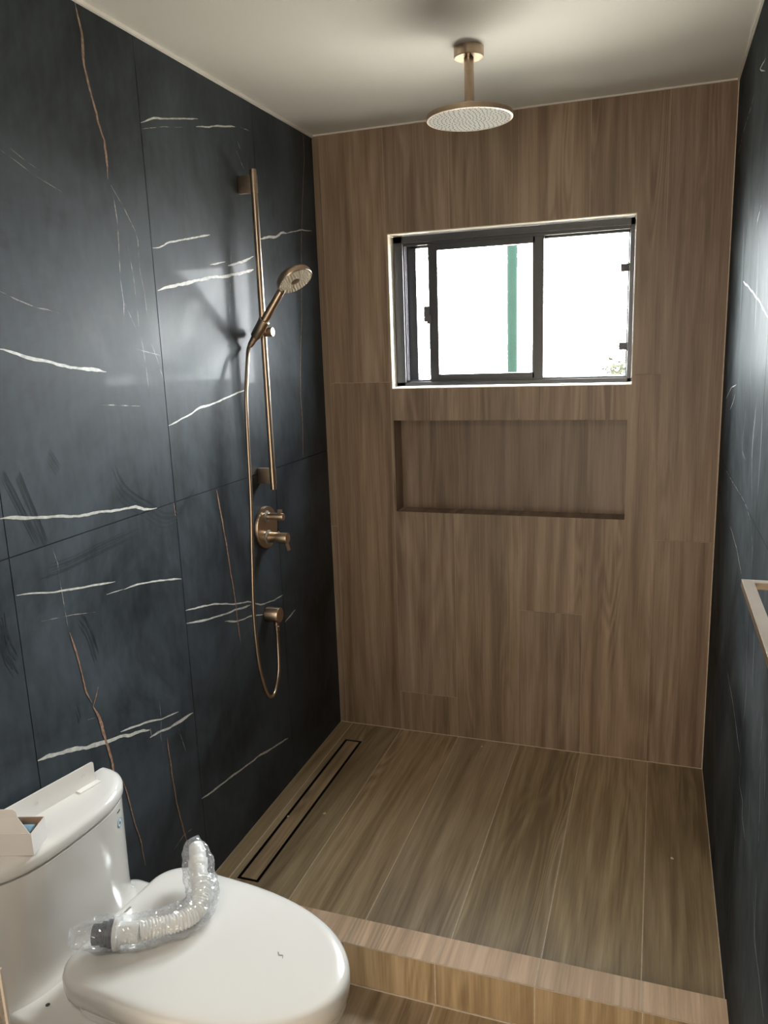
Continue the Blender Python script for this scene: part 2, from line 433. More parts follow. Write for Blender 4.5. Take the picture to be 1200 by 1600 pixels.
# veins and wipe marks of the marble: kind, width, points (y, z) on the wall, in metres
VEINS_LEFT = [
 ('c', 0.0087, [(-1.269, 2.342), (-1.259, 2.278), (-1.26, 2.22), (-1.247, 2.16), (-1.231, 2.111), (-1.215, 2.072), (-1.217, 2.017), (-1.218, 1.986)]),
 ('t', 0.0027, [(-1.218, 1.986), (-1.202, 1.951), (-1.197, 1.894), (-1.202, 1.823), (-1.208, 1.756), (-1.204, 1.704), (-1.21, 1.655)]),
 ('t', 0.0025, [(-1.208, 1.975), (-1.167, 1.93), (-1.132, 1.883), (-1.123, 1.858), (-1.127, 1.79), (-1.117, 1.736), (-1.113, 1.674)]),
 ('t', 0.0021, [(-1.167, 1.839), (-1.155, 1.774), (-1.153, 1.72), (-1.152, 1.648)]),
 ('t', 0.0021, [(-1.202, 1.704), (-1.17, 1.651), (-1.147, 1.616), (-1.139, 1.547), (-1.136, 1.482)]),
 ('t', 0.0021, [(-1.112, 1.616), (-1.089, 1.567), (-1.067, 1.508)]),
 ('t', 0.0025, [(-1.169, 1.593), (-1.068, 1.572)]),
 ('w', 0.0092, [(-1.611, 1.596), (-1.568, 1.589), (-1.524, 1.577), (-1.459, 1.563), (-1.381, 1.552), (-1.296, 1.54)]),
 ('t', 0.0024, [(-1.591, 1.71), (-1.55, 1.696), (-1.497, 1.682), (-1.466, 1.679), (-1.432, 1.672)]),
 ('t', 0.0022, [(-1.517, 1.991), (-1.47, 1.973), (-1.438, 1.963)]),
 ('t', 0.0016, [(-1.543, 1.983), (-1.46, 1.952), (-1.38, 1.931)]),
 ('t', 0.0025, [(-1.347, 1.467), (-1.276, 1.46), (-1.179, 1.449)]),
 ('w', 0.0049, [(-1.066, 2.146), (-1.007, 2.168), (-0.906, 2.193), (-0.792, 2.219)]),
 ('w', 0.0053, [(-0.806, 2.196), (-0.696, 2.223), (-0.581, 2.248)]),
 ('t', 0.0034, [(-0.549, 2.254), (-0.479, 2.257)]),
 ('t', 0.0019, [(-1.069, 2.129), (-0.967, 2.159), (-0.875, 2.178)]),
 ('w', 0.0057, [(-1.064, 1.845), (-1.035, 1.85), (-0.996, 1.865), (-0.908, 1.885), (-0.775, 1.912)]),
 ('w', 0.0051, [(-0.788, 1.827), (-0.698, 1.844)]),
 ('w', 0.0085, [(-0.685, 1.834), (-0.608, 1.85), (-0.517, 1.875)]),
 ('w', 0.0099, [(-1.058, 1.741), (-1.011, 1.751), (-0.917, 1.769), (-0.814, 1.788), (-0.716, 1.8), (-0.646, 1.811), (-0.523, 1.835)]),
 ('w', 0.0116, [(-0.461, 1.935), (-0.381, 1.952), (-0.261, 1.978)]),
 ('w', 0.005, [(-0.261, 1.978), (-0.13, 2.004), (-0.045, 2.011)]),
 ('c', 0.0044, [(-0.077, 2.341), (-0.081, 2.252), (-0.113, 2.115), (-0.139, 1.997), (-0.162, 1.828), (-0.177, 1.698), (-0.211, 1.525), (-0.222, 1.421), (-0.22, 1.308), (-0.234, 1.183)]),
 ('w', 0.0068, [(-1.065, 1.388), (-0.996, 1.402), (-0.915, 1.419), (-0.8, 1.434), (-0.699, 1.448), (-0.628, 1.462)]),
 ('t', 0.0021, [(-0.658, 1.885), (-0.675, 1.793), (-0.69, 1.721), (-0.708, 1.627)]),
 ('t', 0.0066, [(-0.572, 2.207), (-0.558, 2.189)]),
 ('t', 0.0044, [(-0.583, 2.18), (-0.563, 2.157), (-0.542, 2.133)]),
 ('w', 0.0081, [(-1.669, 1.262), (-1.593, 1.249), (-1.511, 1.233), (-1.419, 1.218), (-1.317, 1.208), (-1.238, 1.199), (-1.205, 1.186), (-1.151, 1.178)]),
 ('c', 0.0055, [(-1.074, 1.177), (-1.071, 1.14)]),
 ('c', 0.0062, [(-0.851, 1.173), (-0.839, 1.104), (-0.82, 1.001), (-0.807, 0.905), (-0.793, 0.814), (-0.789, 0.731), (-0.779, 0.654)]),
 ('t', 0.0025, [(-1.539, 1.17), (-1.528, 1.131), (-1.528, 1.078), (-1.524, 1.022), (-1.521, 0.98)]),
 ('c', 0.0049, [(-1.519, 0.966), (-1.505, 0.911), (-1.498, 0.866), (-1.489, 0.805), (-1.476, 0.773)]),
 ('c', 0.0067, [(-1.448, 0.801), (-1.463, 0.777), (-1.473, 0.763)]),
 ('c', 0.0103, [(-1.473, 0.763), (-1.456, 0.725), (-1.447, 0.68), (-1.442, 0.65), (-1.434, 0.603), (-1.427, 0.552)]),
 ('c', 0.0047, [(-1.401, 0.528), (-1.385, 0.455), (-1.372, 0.38), (-1.357, 0.32), (-1.351, 0.247)]),
 ('w', 0.0047, [(-1.655, 1.096), (-1.581, 1.079), (-1.494, 1.06), (-1.408, 1.044), (-1.346, 1.035)]),
 ('w', 0.0025, [(-1.383, 1.012), (-1.317, 1.005)]),
 ('w', 0.0053, [(-1.317, 1.005), (-1.259, 1.0), (-1.174, 0.985), (-1.07, 0.959)]),
 ('t', 0.0019, [(-1.596, 1.019), (-1.505, 1.002), (-1.428, 0.983)]),
 ('w', 0.0111, [(-1.659, 0.721), (-1.617, 0.714), (-1.574, 0.7), (-1.51, 0.675), (-1.467, 0.663), (-1.41, 0.644), (-1.355, 0.628), (-1.274, 0.605)]),
 ('w', 0.0055, [(-1.388, 0.654), (-1.295, 0.63), (-1.221, 0.607), (-1.142, 0.59)]),
 ('w', 0.0086, [(-1.277, 0.583), (-1.188, 0.565), (-1.132, 0.559), (-1.074, 0.551)]),
 ('w', 0.0037, [(-1.274, 0.605), (-1.272, 0.582)]),
 ('t', 0.0023, [(-1.222, 0.658), (-1.223, 0.599), (-1.232, 0.561), (-1.227, 0.516)]),
 ('c', 0.0059, [(-1.205, 0.543), (-1.203, 0.468), (-1.196, 0.384), (-1.183, 0.286), (-1.162, 0.189)]),
 ('t', 0.002, [(-1.149, 0.541), (-1.121, 0.441)]),
 ('w', 0.0055, [(-1.064, 0.863), (-0.92, 0.835), (-0.78, 0.79), (-0.715, 0.776), (-0.632, 0.737), (-0.537, 0.721), (-0.464, 0.719)]),
 ('w', 0.0071, [(-1.066, 0.825), (-0.958, 0.799), (-0.843, 0.78), (-0.698, 0.759)]),
 ('w', 0.006, [(-0.864, 0.76), (-0.788, 0.733), (-0.703, 0.721), (-0.61, 0.695)]),
 ('w', 0.0084, [(-0.461, 0.615), (-0.411, 0.625), (-0.375, 0.632)]),
 ('w', 0.0079, [(-1.07, 0.274), (-1.007, 0.263), (-0.905, 0.249), (-0.774, 0.232), (-0.631, 0.204), (-0.497, 0.176)]),
 ('t', 0.0029, [(-1.224, 0.207), (-1.17, 0.222), (-1.081, 0.202)]),
 ('t', 0.0034, [(-1.495, 0.738), (-1.47, 0.731)]),
 ('s', 0.0388, [(-1.322, 1.322), (-1.296, 1.263), (-1.26, 1.224), (-1.204, 1.191), (-1.136, 1.144), (-1.069, 1.136), (-1.01, 1.166), (-0.944, 1.209)]),
 ('s', 0.0177, [(-1.647, 1.352), (-1.576, 1.187)]),
 ('s', 0.0179, [(-1.607, 1.343), (-1.554, 1.184)]),
 ('s', 0.0244, [(-1.516, 1.375), (-1.49, 1.333)]),
 ('s', 0.0289, [(-1.597, 1.122), (-1.489, 1.12), (-1.378, 1.129), (-1.24, 1.136)]),
 ('s', 0.0228, [(-1.485, 0.996), (-1.455, 0.939), (-1.44, 0.868)]),
 ('s', 0.0356, [(-1.702, 1.071), (-1.698, 1.001), (-1.674, 0.935)]),
 ('s', 0.0197, [(-1.525, 0.784), (-1.518, 0.749)]),
]
VEINS_RIGHT = [
 ('w', 0.0051, [(-0.51, 1.713), (-0.652, 1.691), (-0.809, 1.663), (-0.92, 1.643), (-0.998, 1.624), (-1.07, 1.608)]),
 ('w', 0.0034, [(-0.48, 1.44), (-0.325, 1.422), (-0.163, 1.378)]),
 ('w', 0.0033, [(-0.458, 1.412), (-0.413, 1.387), (-0.324, 1.356)]),
 ('t', 0.0024, [(-0.299, 1.173), (-0.532, 1.175), (-0.8, 1.183), (-0.93, 1.18), (-1.014, 1.164), (-1.064, 1.121), (-1.075, 1.081)]),
 ('w', 0.0029, [(-0.544, 1.052), (-0.747, 1.039), (-0.889, 1.012)]),
 ('t', 0.003, [(-0.519, 2.171), (-0.42, 2.156), (-0.267, 2.144), (-0.093, 2.108)]),
 ('w', 0.0025, [(-0.7, 0.681), (-0.884, 0.673), (-1.08, 0.642)]),
 ('w', 0.0023, [(-1.094, 0.598), (-1.119, 0.582), (-1.181, 0.584), (-1.186, 0.553), (-1.26, 0.544)]),
 ('t', 0.0022, [(-1.379, 0.909), (-1.378, 0.819), (-1.399, 0.762), (-1.426, 0.704), (-1.442, 0.629)]),
 ('w', 0.0023, [(-1.431, 0.528), (-1.472, 0.472), (-1.542, 0.465), (-1.595, 0.453), (-1.624, 0.448)]),
 ('t', 0.0035, [(-0.827, 1.859), (-0.767, 1.832), (-0.736, 1.793)]),
 ('w', 0.0037, [(-0.733, 2.188), (-0.618, 2.198), (-0.738, 2.158)]),
 ('s', 0.0104, [(-0.766, 1.395), (-0.731, 1.296), (-0.835, 1.279)]),
 ('s', 0.0135, [(-0.782, 1.518), (-0.86, 1.432)]),
 ('s', 0.0126, [(-0.983, 1.441), (-0.948, 1.324), (-1.012, 1.191)]),
 ('s', 0.0119, [(-1.081, 1.448), (-1.097, 1.317), (-1.089, 1.207)]),
 ('s', 0.01, [(-0.417, 1.952), (-0.452, 1.75), (-0.485, 1.58)]),
 ('s', 0.0134, [(-0.823, 1.777), (-0.857, 1.577)]),
 ('s', 0.0095, [(-1.064, 0.941), (-1.114, 0.811), (-1.106, 0.732)]),
 ('s', 0.0118, [(-1.169, 1.021), (-1.195, 0.933), (-1.215, 0.857)]),
 ('s', 0.0091, [(-1.273, 0.673), (-1.292, 0.598)]),
 ('s', 0.0116, [(-1.438, 0.599), (-1.464, 0.496), (-1.511, 0.467)]),
 ('s', 0.0107, [(-1.438, 0.833), (-1.466, 0.761)]),
]
# ------------------------------------------------------------------ walls of black marble slabs
def ribbon(bm, pts, w, place, mi, rnd, jit=1.0, taper=True):
    P = []
    for (a, b), (c, d) in zip(pts, pts[1:]):
        L = math.hypot(c-a, d-b); n = max(2, int(L/0.008))
        for k in range(n): P.append((a+(c-a)*k/n, b+(d-b)*k/n))
    P.append(pts[-1]); n = len(P); V = []
    ph = rnd.uniform(0, 50)
    for i, (a, b) in enumerate(P):
        i0, i1 = max(0, i-1), min(n-1, i+1)
        tx, tz = P[i1][0]-P[i0][0], P[i1][1]-P[i0][1]; l = math.hypot(tx, tz) or 1
        nx, nz = -tz/l, tx/l
        s = i*0.008
        ww = w*(0.60+0.7*abs(noise.noise((s*14+ph, 1.7, 0))) + 0.12*noise.noise((s*60+ph, 5, 0)))
        if taper: ww *= min(1, 0.25+min(i, n-1-i)/5)
        if mi == 3: ww *= max(0.06, min(1.2, 0.62+2.4*noise.noise((s*45+ph, 2.2, 0))))
        sh = jit*(0.60*w*noise.noise((s*16+ph, 9.1, 0)) + 0.15*w*noise.noise((s*70+ph, 3.3, 0)))
        V.append((bm.verts.new(place(a+nx*(sh+ww/2), b+nz*(sh+ww/2))), bm.verts.new(place(a+nx*(sh-ww/2), b+nz*(sh-ww/2)))))
    for i, ((p, q), (r, t)) in enumerate(zip(V, V[1:])):
        f = bm.faces.new((p, q, t, r)); f.material_index = mi
def marble_wall(name, x, sgn, ys, zs, veins):
    """slabs of 0.6 x 1.2 m; sgn +1 = the slab faces +x"""
    bm = bmesh.new()
    b0, b1 = (x-0.14, x-0.003) if sgn > 0 else (x+0.003, x+0.14)
    box(bm, b0, b1, YR-0.1, 0.14, ZF-0.1, H+0.1, 1)
    for ya, yb in zip(ys, ys[1:]):
        for za, zb in zip(zs, zs[1:]):
            e = 0.0014
            xa, xb = (x-0.0028, x) if sgn > 0 else (x, x+0.0028)
            box(bm, xa, xb, ya+e, yb-e, za+(e if za > ZF else 0), zb-(e if zb < H else 0), 0)
    rnd = random.Random(11)
    order = {'s': 0.0003, 't': 0.0005, 'w': 0.0007, 'c': 0.0009}
    idx = {'w': 2, 't': 3, 'c': 4, 's': 5}
    for k, w, pts in veins:
        ox = x + sgn*order[k]
        if k == 's': pl = [(q.x, q.y) for q in catmull([(a, b, 0) for a, b in pts], 6)] if len(pts) > 2 else pts
        else: pl = pts
        if k == 's':                                  # a wipe is a handful of fine strokes
            for q_ in range(5):
                o_ = (q_-2)*w*0.21 + rnd.uniform(-0.1, 0.1)*w
                i0 = rnd.randrange(0, max(1, len(pl)//4)); i1 = len(pl)-rnd.randrange(0, max(1, len(pl)//4))
                sub = [(a+o_*0.8, b+o_) for a, b in pl[i0:max(i0+2, i1)]]
                ribbon(bm, sub, w*rnd.uniform(0.10, 0.24), lambda a, b, ox=ox, q_=q_: (ox+sgn*0.00003*q_, a, b), 5, rnd, 0.6)
            continue
        ribbon(bm, pl, w, lambda a, b, ox=ox: (ox, a, b), idx[k], rnd, 0.5 if k == 's' else 1.0)
    o = obj(name, bm, ['marble' if sgn > 0 else 'marbledusty', 'darkgrout', 'veinw', 'veint', 'veinc', 'smear' if sgn > 0 else 'dust'])
    return struct(o)
YS = [YR, -2.854, -2.257, -1.660, -1.066, -0.4655, 0.0]
marble_wall('wall_left', 0.0, 1, YS, [ZF, 1.178, H], VEINS_LEFT)
marble_wall('wall_right', W, -1, [YR, -2.89, -2.29, -1.69, -1.09, -0.49, 0.0], [ZF, 1.178, H], VEINS_RIGHT)

# ------------------------------------------------------------------ back wall: vertical wood-look planks, window hole, niche
bm = bmesh.new(); pk = Planks(bm)
hw = (WX0, WX1, WZ0, WZ1); hn = (NX0, NX1, NZ0, NZ1)
XS = [0.0, 0.028, 0.275, 0.519, 0.767, 1.007, 1.253, W]
ZJ = [[0.867], [1.444], [0.172], [], [0.566], [1.453], [0.867]]
for (xa, xb), zj in zip(zip(XS, XS[1:]), ZJ):
    zz = [-0.05] + zj + [H+0.05]
    for za, zb in zip(zz, zz[1:]):
        pk.add((xa, xb, za, zb), lambda a, b: (a, 0.0, b), (hw, hn), gap=0.0009)
# niche: back, floor, top and sides
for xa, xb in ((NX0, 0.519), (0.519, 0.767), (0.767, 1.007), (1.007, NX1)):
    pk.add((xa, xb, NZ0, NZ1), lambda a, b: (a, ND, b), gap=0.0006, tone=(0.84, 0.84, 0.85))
    pk.add((xa, xb, 0, ND), lambda a, b: (a, b, NZ0), gap=0.0006)
    pk.add((xa, xb, 0, ND), lambda a, b: (a, b, NZ1), gap=0.0006)
pk.add((0, ND, NZ0, NZ1), lambda a, b: (NX0, a, b), gap=0.0006)
pk.add((0, ND, NZ0, NZ1), lambda a, b: (NX1, a, b), gap=0.0006)
# solid wall behind the tiles (cells around the openings)
cx = [-0.14, WX0-0.003, NX1+0.003, WX1+0.003, W+0.14]
cz = [ZF-0.1, NZ0-0.003, NZ1+0.003, WZ0-0.003, WZ1+0.003, H+0.1]
for i in range(4):
    for j in range(5):
        win = i in (1, 2) and j == 3
        nic = i == 1 and j == 1
        if win: continue
        box(bm, cx[i], cx[i+1], (ND+0.002 if nic else 0.0015), 0.15, cz[j], cz[j+1], 1)
# painted window reveal
t = 0.003
box(bm, WX0-t, WX0, -0.0006, 0.15, WZ0-t, WZ1+t, 2)
box(bm, WX1, WX1+t, -0.0006, 0.15, WZ0-t, WZ1+t, 2)
box(bm, WX0, WX1, -0.0006, 0.15, WZ0-t, WZ0, 2)
box(bm, WX0, WX1, -0.0006, 0.15, WZ1, WZ1+t, 2)
struct(obj('wall_back', bm, ['wood', 'wallgrout', 'reveal']))

# ------------------------------------------------------------------ floor: shower floor, bathroom floor
bm = bmesh.new(); pk = Planks(bm)
DX0, DX1, DY0, DY1 = 0.078, 0.152, -1.040, -0.142
XF = [0.0, 0.0555, 0.275, 0.521, 0.769, 1.010, 1.258, W]
for xa, xb in zip(XF, XF[1:]):
    pk.add((xa, xb, YC0-0.02, 0.0), lambda a, b: (a, b, 0.0), ((DX0, DX1, DY0, DY1),), gap=0.0016)
XB = [0.0, 0.265, 0.511, 0.7555, 1.0, 1.245, W]
for xa, xb in zip(XB, XB[1:]):
    o = random.uniform(0.3, 0.9)
    yy = [YC1, YC1-o, YC1-o-1.2, YR]
    for ya, yb in zip(yy[1:], yy):
        pk.add((xa, xb, ya, yb), lambda a, b: (a, b, ZF), gap=0.0016)
box(bm, -0.01, DX0, YC0-0.03, 0.01, -0.2, -0.0008, 1)
box(bm, DX1, W+0.01, YC0-0.03, 0.01, -0.2, -0.0008, 1)
box(bm, DX0, DX1, DY1, 0.01, -0.2, -0.0008, 1)
box(bm, DX0, DX1, YC0-0.03, DY0, -0.2, -0.0008, 1)
box(bm, DX0, DX1, DY0, DY1, -0.2, -0.03, 1)
box(bm, -0.1, W+0.1, YR-0.1, YC0-0.02, -0.25, ZF-0.0008, 1)
struct(obj('floor', bm, ['woodfloor', 'grout']))

# curb between the two levels
bm = bmesh.new(); pk = Planks(bm)
box(bm, 0.0005, W-0.0005, YC1+0.001, YC0-0.001, ZF, ZC-0.001, 1)
XC = [0.0005, 0.262, 0.508, 0.758, 1.0115, 1.263, W-0.0005]
for xa, xb in zip(XC, XC[1:]):
    tn_ = random.uniform(1.05, 1.2)
    pk.add((xa, xb, YC1, YC0), lambda a, b: (a, b, ZC), mi=0, tone=tuple(tn_*k_ for k_ in (1.0, 0.98, 0.95)))
    pk.add((xa, xb, 0.0, ZC), lambda a, b: (a, YC0, b), mi=0)
    pk.add((xa, xb, ZF+0.002, ZC-0.0015), lambda a, b: (a, YC1, b), mi=2, tone=(1.2, 1.17, 1.12))
struct(obj('trim_1', bm, ['woodcurb', 'grout', 'woodfloor']), 'tiled shower curb between the two floor levels')

# ------------------------------------------------------------------ ceiling, wall behind the camera, edge beads
bm = bmesh.new(); box(bm, -0.14, W+0.14, YR-0.1, 0.15, H, H+0.12)
struct(obj('ceiling', bm, 'paint'))
bm = bmesh.new(); box(bm, -0.1, W+0.1, YR-0.12, YR, ZF-0.1, H+0.1)
struct(obj('wall_front', bm, 'drywall'))
bm = bmesh.new(); box(bm, 0.0, 0.007, YR, -0.006, H-0.009, H, 0)
struct(obj('trim_2', bm, 'trim'), 'white bead along ceiling edge of left wall')
bm = bmesh.new(); box(bm, 0.0, W, -0.006, 0.0, H-0.005, H, 0)
struct(obj('trim_3', bm, 'trim'), 'white bead along ceiling edge of back wall')
bm = bmesh.new(); box(bm, W-0.006, W, YR, -0.006, H-0.007, H, 0)
struct(obj('trim_4', bm, 'trim'), 'white bead along ceiling edge of right wall')
bm = bmesh.new()
box(bm, 0.0, W, -0.0018, 0.0, 0.0, 0.0018); box(bm, W-0.0022, W, YC0, -0.002, 0.0, 0.0022)
box(bm, W-0.003, W, -0.0035, 0.0, 0.002, H-0.006); box(bm, 0, W, YC1-0.003, YC1, ZF, ZF+0.003)
struct(obj('trim_5', bm, 'grout'), 'pale grout bead in the shower corners')

# ------------------------------------------------------------------ window
win = bpy.data.objects.new('window_1', None); COL.objects.link(win)
win.location = ((WX0+WX1)/2, 0.05, WZ0); struct(win, 'black aluminium sliding window above the wall niche')
X0, X1, Z0, Z1 = WX0+0.003, WX1-0.003, WZ0+0.004, WZ1-0.004
YW = 0.048
bm = bmesh.new()
# outer frame with its tracks
box(bm, X0, X0+0.036, YW, YW+0.085, Z0, Z1, 0, 0.002)
box(bm, X1-0.015, X1, YW, YW+0.085, Z0, Z1, 0, 0.002)
box(bm, X0, X1, YW, YW+0.085, Z1-0.024, Z1, 0, 0.002)
box(bm, X0, X1, YW, YW+0.085, Z0, Z0+0.016, 0, 0.002)
for y in (YW+0.010, YW+0.042, YW+0.072):           # track lips
    box(bm, X0+0.036, X1-0.015, y, y+0.003, Z1-0.034, Z1-0.022, 0)
    box(bm, X0+0.036, X1-0.015, y, y+0.003, Z0+0.014, Z0+0.022, 0)
for y in (YW+0.012, YW+0.030): box(bm, X0+0.034, X0+0.041, y, y+0.004, Z0+0.016, Z1-0.024, 1)
obj('frame', bm, ['alu', 'gasket'], win)
# fixed panel on the outer track: stiles and glass
bm = bmesh.new()
y0, y1 = YW+0.050, YW+0.072
box(bm, X0+0.036, X0+0.073, y0, y1, Z0+0.014, Z1-0.022, 0, 0.0015)
box(bm, 0.812, 0.846, y0, y1, Z0+0.014, Z1-0.022, 0, 0.0015)
box(bm, X1-0.022, X1-0.013, y0, y1, Z0+0.014, Z1-0.022, 0, 0.001)
box(bm, X0+0.05, X1-0.016, y0, y1, Z1-0.040, Z1-0.022, 0, 0.0015)
box(bm, X0+0.05, X1-0.016, y0, y1, Z0+0.014, Z0+0.024, 0, 0.0015)
fp = obj('fixed_panel', bm, 'alu', win)
bm = bmesh.new(); box(bm, 0.842, X1-0.02, y0+0.009, y0+0.013, Z0+0.020, Z1-0.035)
obj('glass_pane', bm, 'glass', fp)
# clips on the right jamb of the fixed pane
for z in (1.818, 1.550):
    bm = bmesh.new(); box(bm, 1.108, 1.139, y0-0.012, y0+0.004, z-0.013, z+0.013, 0, 0.001)
    obj('glazing_clip', bm, 'gasket', win)
# sliding sash on the inner track
bm = bmesh.new()
y0, y1 = YW+0.014, YW+0.040
sx0, sx1, sz0, sz1 = 0.418, 0.846, Z0+0.018, Z1-0.026
box(bm, sx0, sx0+0.036, y0, y1, sz0, sz1, 0, 0.002)
box(bm, sx1-0.040, sx1, y0, y1, sz0, sz1, 0, 0.002)
box(bm, sx0+0.03, sx1-0.03, y0, y1, sz1-0.030, sz1, 0, 0.002)
box(bm, sx0+0.03, sx1-0.03, y0, y1, sz0, sz0+0.024, 0, 0.002)
sash = obj('sliding_sash', bm, 'alu', win)
bm = bmesh.new(); box(bm, sx0+0.033, sx1-0.037, y0+0.011, y0+0.015, sz0+0.02, sz1-0.027)
obj('glass_pane', bm, 'glass', sash)
bm = bmesh.new()
box(bm, sx0-0.020, sx0+0.004, y0-0.004, y0+0.012, 1.664, 1.722, 0, 0.006)
box(bm, sx0-0.006, sx0+0.010, y0-0.010, y0+0.002, 1.656, 1.690, 0, 0.003)
obj('latch', bm, 'gasket', sash)

# ------------------------------------------------------------------ outside
bm = bmesh.new(); box(bm, -14, 16, 0.16, 30, -0.75, -0.6)
struct(obj('ground', bm, 'yard'), 'pale paved yard outside the window')
bm = bmesh.new(); lathe(bm, (0.482, 1.5, -0.6), (0, 0, 1), [(0, 0.05), (0.02, 0.05), (0.025, 0.028), (3.6, 0.028), (3.61, 0.0)], 20)
tag(rebase(obj('garden_pole', bm, 'green', None, True), (0.482, 1.5, -0.6)), 'slim green pole standing outside, seen through the sliding window sash', 'pole')
def leafy(name, label, cat, base, h, blobs, nleaf, size, seed):
    rnd = random.Random(seed)
    t = thing(name, label, cat, base)
    B = Vector(base)
    bm = bmesh.new()
    sweep(bm, catmull([B, B+Vector((0.03, 0.02, h*0.35)), B+Vector((-0.02, 0.03, h*0.7))], 5), lambda f, a: 0.03*h*(1-0.6*f), 10)
    obj('trunk', bm, 'bark', t, True)
    bm = bmesh.new()
    for i in range(nleaf):
        c, r = blobs[rnd.randrange(len(blobs))]
        d = Vector((rnd.gauss(0, 1), rnd.gauss(0, 1), rnd.gauss(0, 1))).normalized()
        p = B + Vector(c) + d*r*rnd.uniform(0.55, 1.0)
        a = Vector((rnd.gauss(0, 1), rnd.gauss(0, 1), rnd.gauss(0, 0.6))).normalized()
        b = a.cross(d).normalized(); n = a.cross(b)
        s = size*rnd.uniform(0.6, 1.2)
        bm.faces.new([bm.verts.new(p-a*s), bm.verts.new(p+b*s*0.42+n*s*0.12), bm.verts.new(p+a*s), bm.verts.new(p-b*s*0.42+n*s*0.12)])
    obj('foliage', bm, 'leaf', t)
leafy('garden_shrub', 'leafy shrub outside, low in the right window pane', 'shrub', (1.04, 4.3, -0.52), 1.9,
      [((0, 0, 1.5), 0.32), ((-0.08, 0, 1.75), 0.22), ((0.10, 0.05, 1.95), 0.18), ((0.2, 0, 1.3), 0.4)], 700, 0.05, 3)
leafy('garden_tree', 'broad leafy tree outside, mirrored in the left marble wall', 'tree', (4.7, 5.2, -0.6), 3.6,
      [((0, 0, 3.0), 0.75), ((0.5, 0, 2.5), 0.8), ((-0.3, 0.2, 2.4), 0.7), ((0.9, 0.2, 3.2), 0.6)], 2600, 0.10, 5)

# ------------------------------------------------------------------ ceiling rain shower
C = Vector((0.735, -0.610, 0))
ZB = 2.172
t = thing('rain_shower', 'round bronze rain shower head hanging from the ceiling', 'shower head', (C.x, C.y, H))
bm = bmesh.new(); lathe(bm, (C.x, C.y, H), (0, 0, -1), [(0, 0.040), (0.0245, 0.040), (0.026, 0.0385), (0.026, 0.014)], 48, cap1=False)
obj('ceiling_flange', bm, 'bronze', t, True)
bm = bmesh.new(); lathe(bm, (C.x, C.y, H-0.02), (0, 0, -1), [(0, 0.0132), (0.112, 0.0132), (0.1125, 0.0124), (0.1145, 0.0124), (0.115, 0.0132), (0.132, 0.0132), (0.1335, 0.0118), (0.1345, 0.009), (0.150, 0.009)], 40)
obj('ceiling_arm', bm, 'bronze', t, True)
bm = bmesh.new()
R0 = 0.1175
lathe(bm, (C.x, C.y, ZB+0.024), (0, 0, -1), [(0, 0.016), (0.004, 0.030), (0.008, 0.10), (0.0095, R0-0.002), (0.011, R0), (0.0225, R0), (0.024, R0-0.002), (0.024, R0-0.004)], 96, cap1=False)
head = obj('head_disc', bm, 'bronze', t, True)
bm = bmesh.new()
lathe(bm, (C.x, C.y, ZB+0.001), (0, 0, -1), [(0, 0.0), (0, R0-0.0035)], 96, cap1=False)
n = 0
for k, rr in enumerate([0.010, 0.021, 0.032, 0.043, 0.054, 0.065, 0.076, 0.087, 0.098, 0.108]):
    m_ = [6, 12, 18, 24, 24, 30, 36, 36, 42, 42][k]
    for j in range(m_):
        a = 2*math.pi*(j + 0.5*(k % 2))/m_
        lathe(bm, (C.x+rr*math.cos(a), C.y+rr*math.sin(a), ZB+0.0012), (0, 0, -1), [(0, 0.0017), (0.0010, 0.0012)], 8, 1, cap0=False)
obj('spray_face', bm, ['sprayface', 'nozzle'], head, True)

# ------------------------------------------------------------------ slide bar on the left wall
BX, BY = 0.052, -0.582
t = thing('slide_bar', 'tall bronze shower slide bar fixed to the black marble wall', 'shower rail', (0, BY, 1.15))
bm = bmesh.new(); lathe(bm, (BX, BY, 1.126), (0, 0, 1), [(0, 0.0085), (0.0015, 0.0102), (0.994, 0.0102), (0.996, 0.0085)], 32)
obj('bar', bm, 'bronze', t, True)
for z in (2.079, 1.172):
    bm = bmesh.new()
    box(bm, 0.001, BX-0.003, BY-0.0095, BY+0.0095, z-0.026, z+0.026, 0, 0.0015)
    lathe(bm, (BX, BY, z-0.026), (0, 0, 1), [(0, 0.0116), (0.052, 0.0116)], 32)
    obj('wall_bracket', bm, 'bronze', t, True)
bm = bmesh.new()
lathe(bm, (0.020, BY, 1.635), (1, 0, 0), [(0, 0.0125), (0.001, 0.0145), (0.044, 0.0145), (0.045, 0.0135), (0.047, 0.0135), (0.048, 0.0145), (0.064, 0.0145), (0.0655, 0.013)], 32)
lathe(bm, (0.058, BY+0.004, 1.645), (0.25, -0.3, 1), [(0, 0.004), (0.014, 0.004), (0.015, 0.003)], 16)
sl = obj('slider', bm, 'bronze', t, True)
HY = -0.622
hd = Vector((0.60, 0.0, 0.80)).normalized()
hb = Vector((0.036, HY, 1.612))
bm = bmesh.new()
lathe(bm, hb+hd*0.010, hd, [(0, 0.0135), (0.003, 0.0155), (0.062, 0.0185), (0.064, 0.0165), (0.064, 0.0145)], 32, cap1=False)
lathe(bm, (0.056, HY+0.008, 1.636), (0, 1, 0), [(0, 0.012), (0.03, 0.012)], 24)
obj('holder', bm, 'bronze', sl, True)

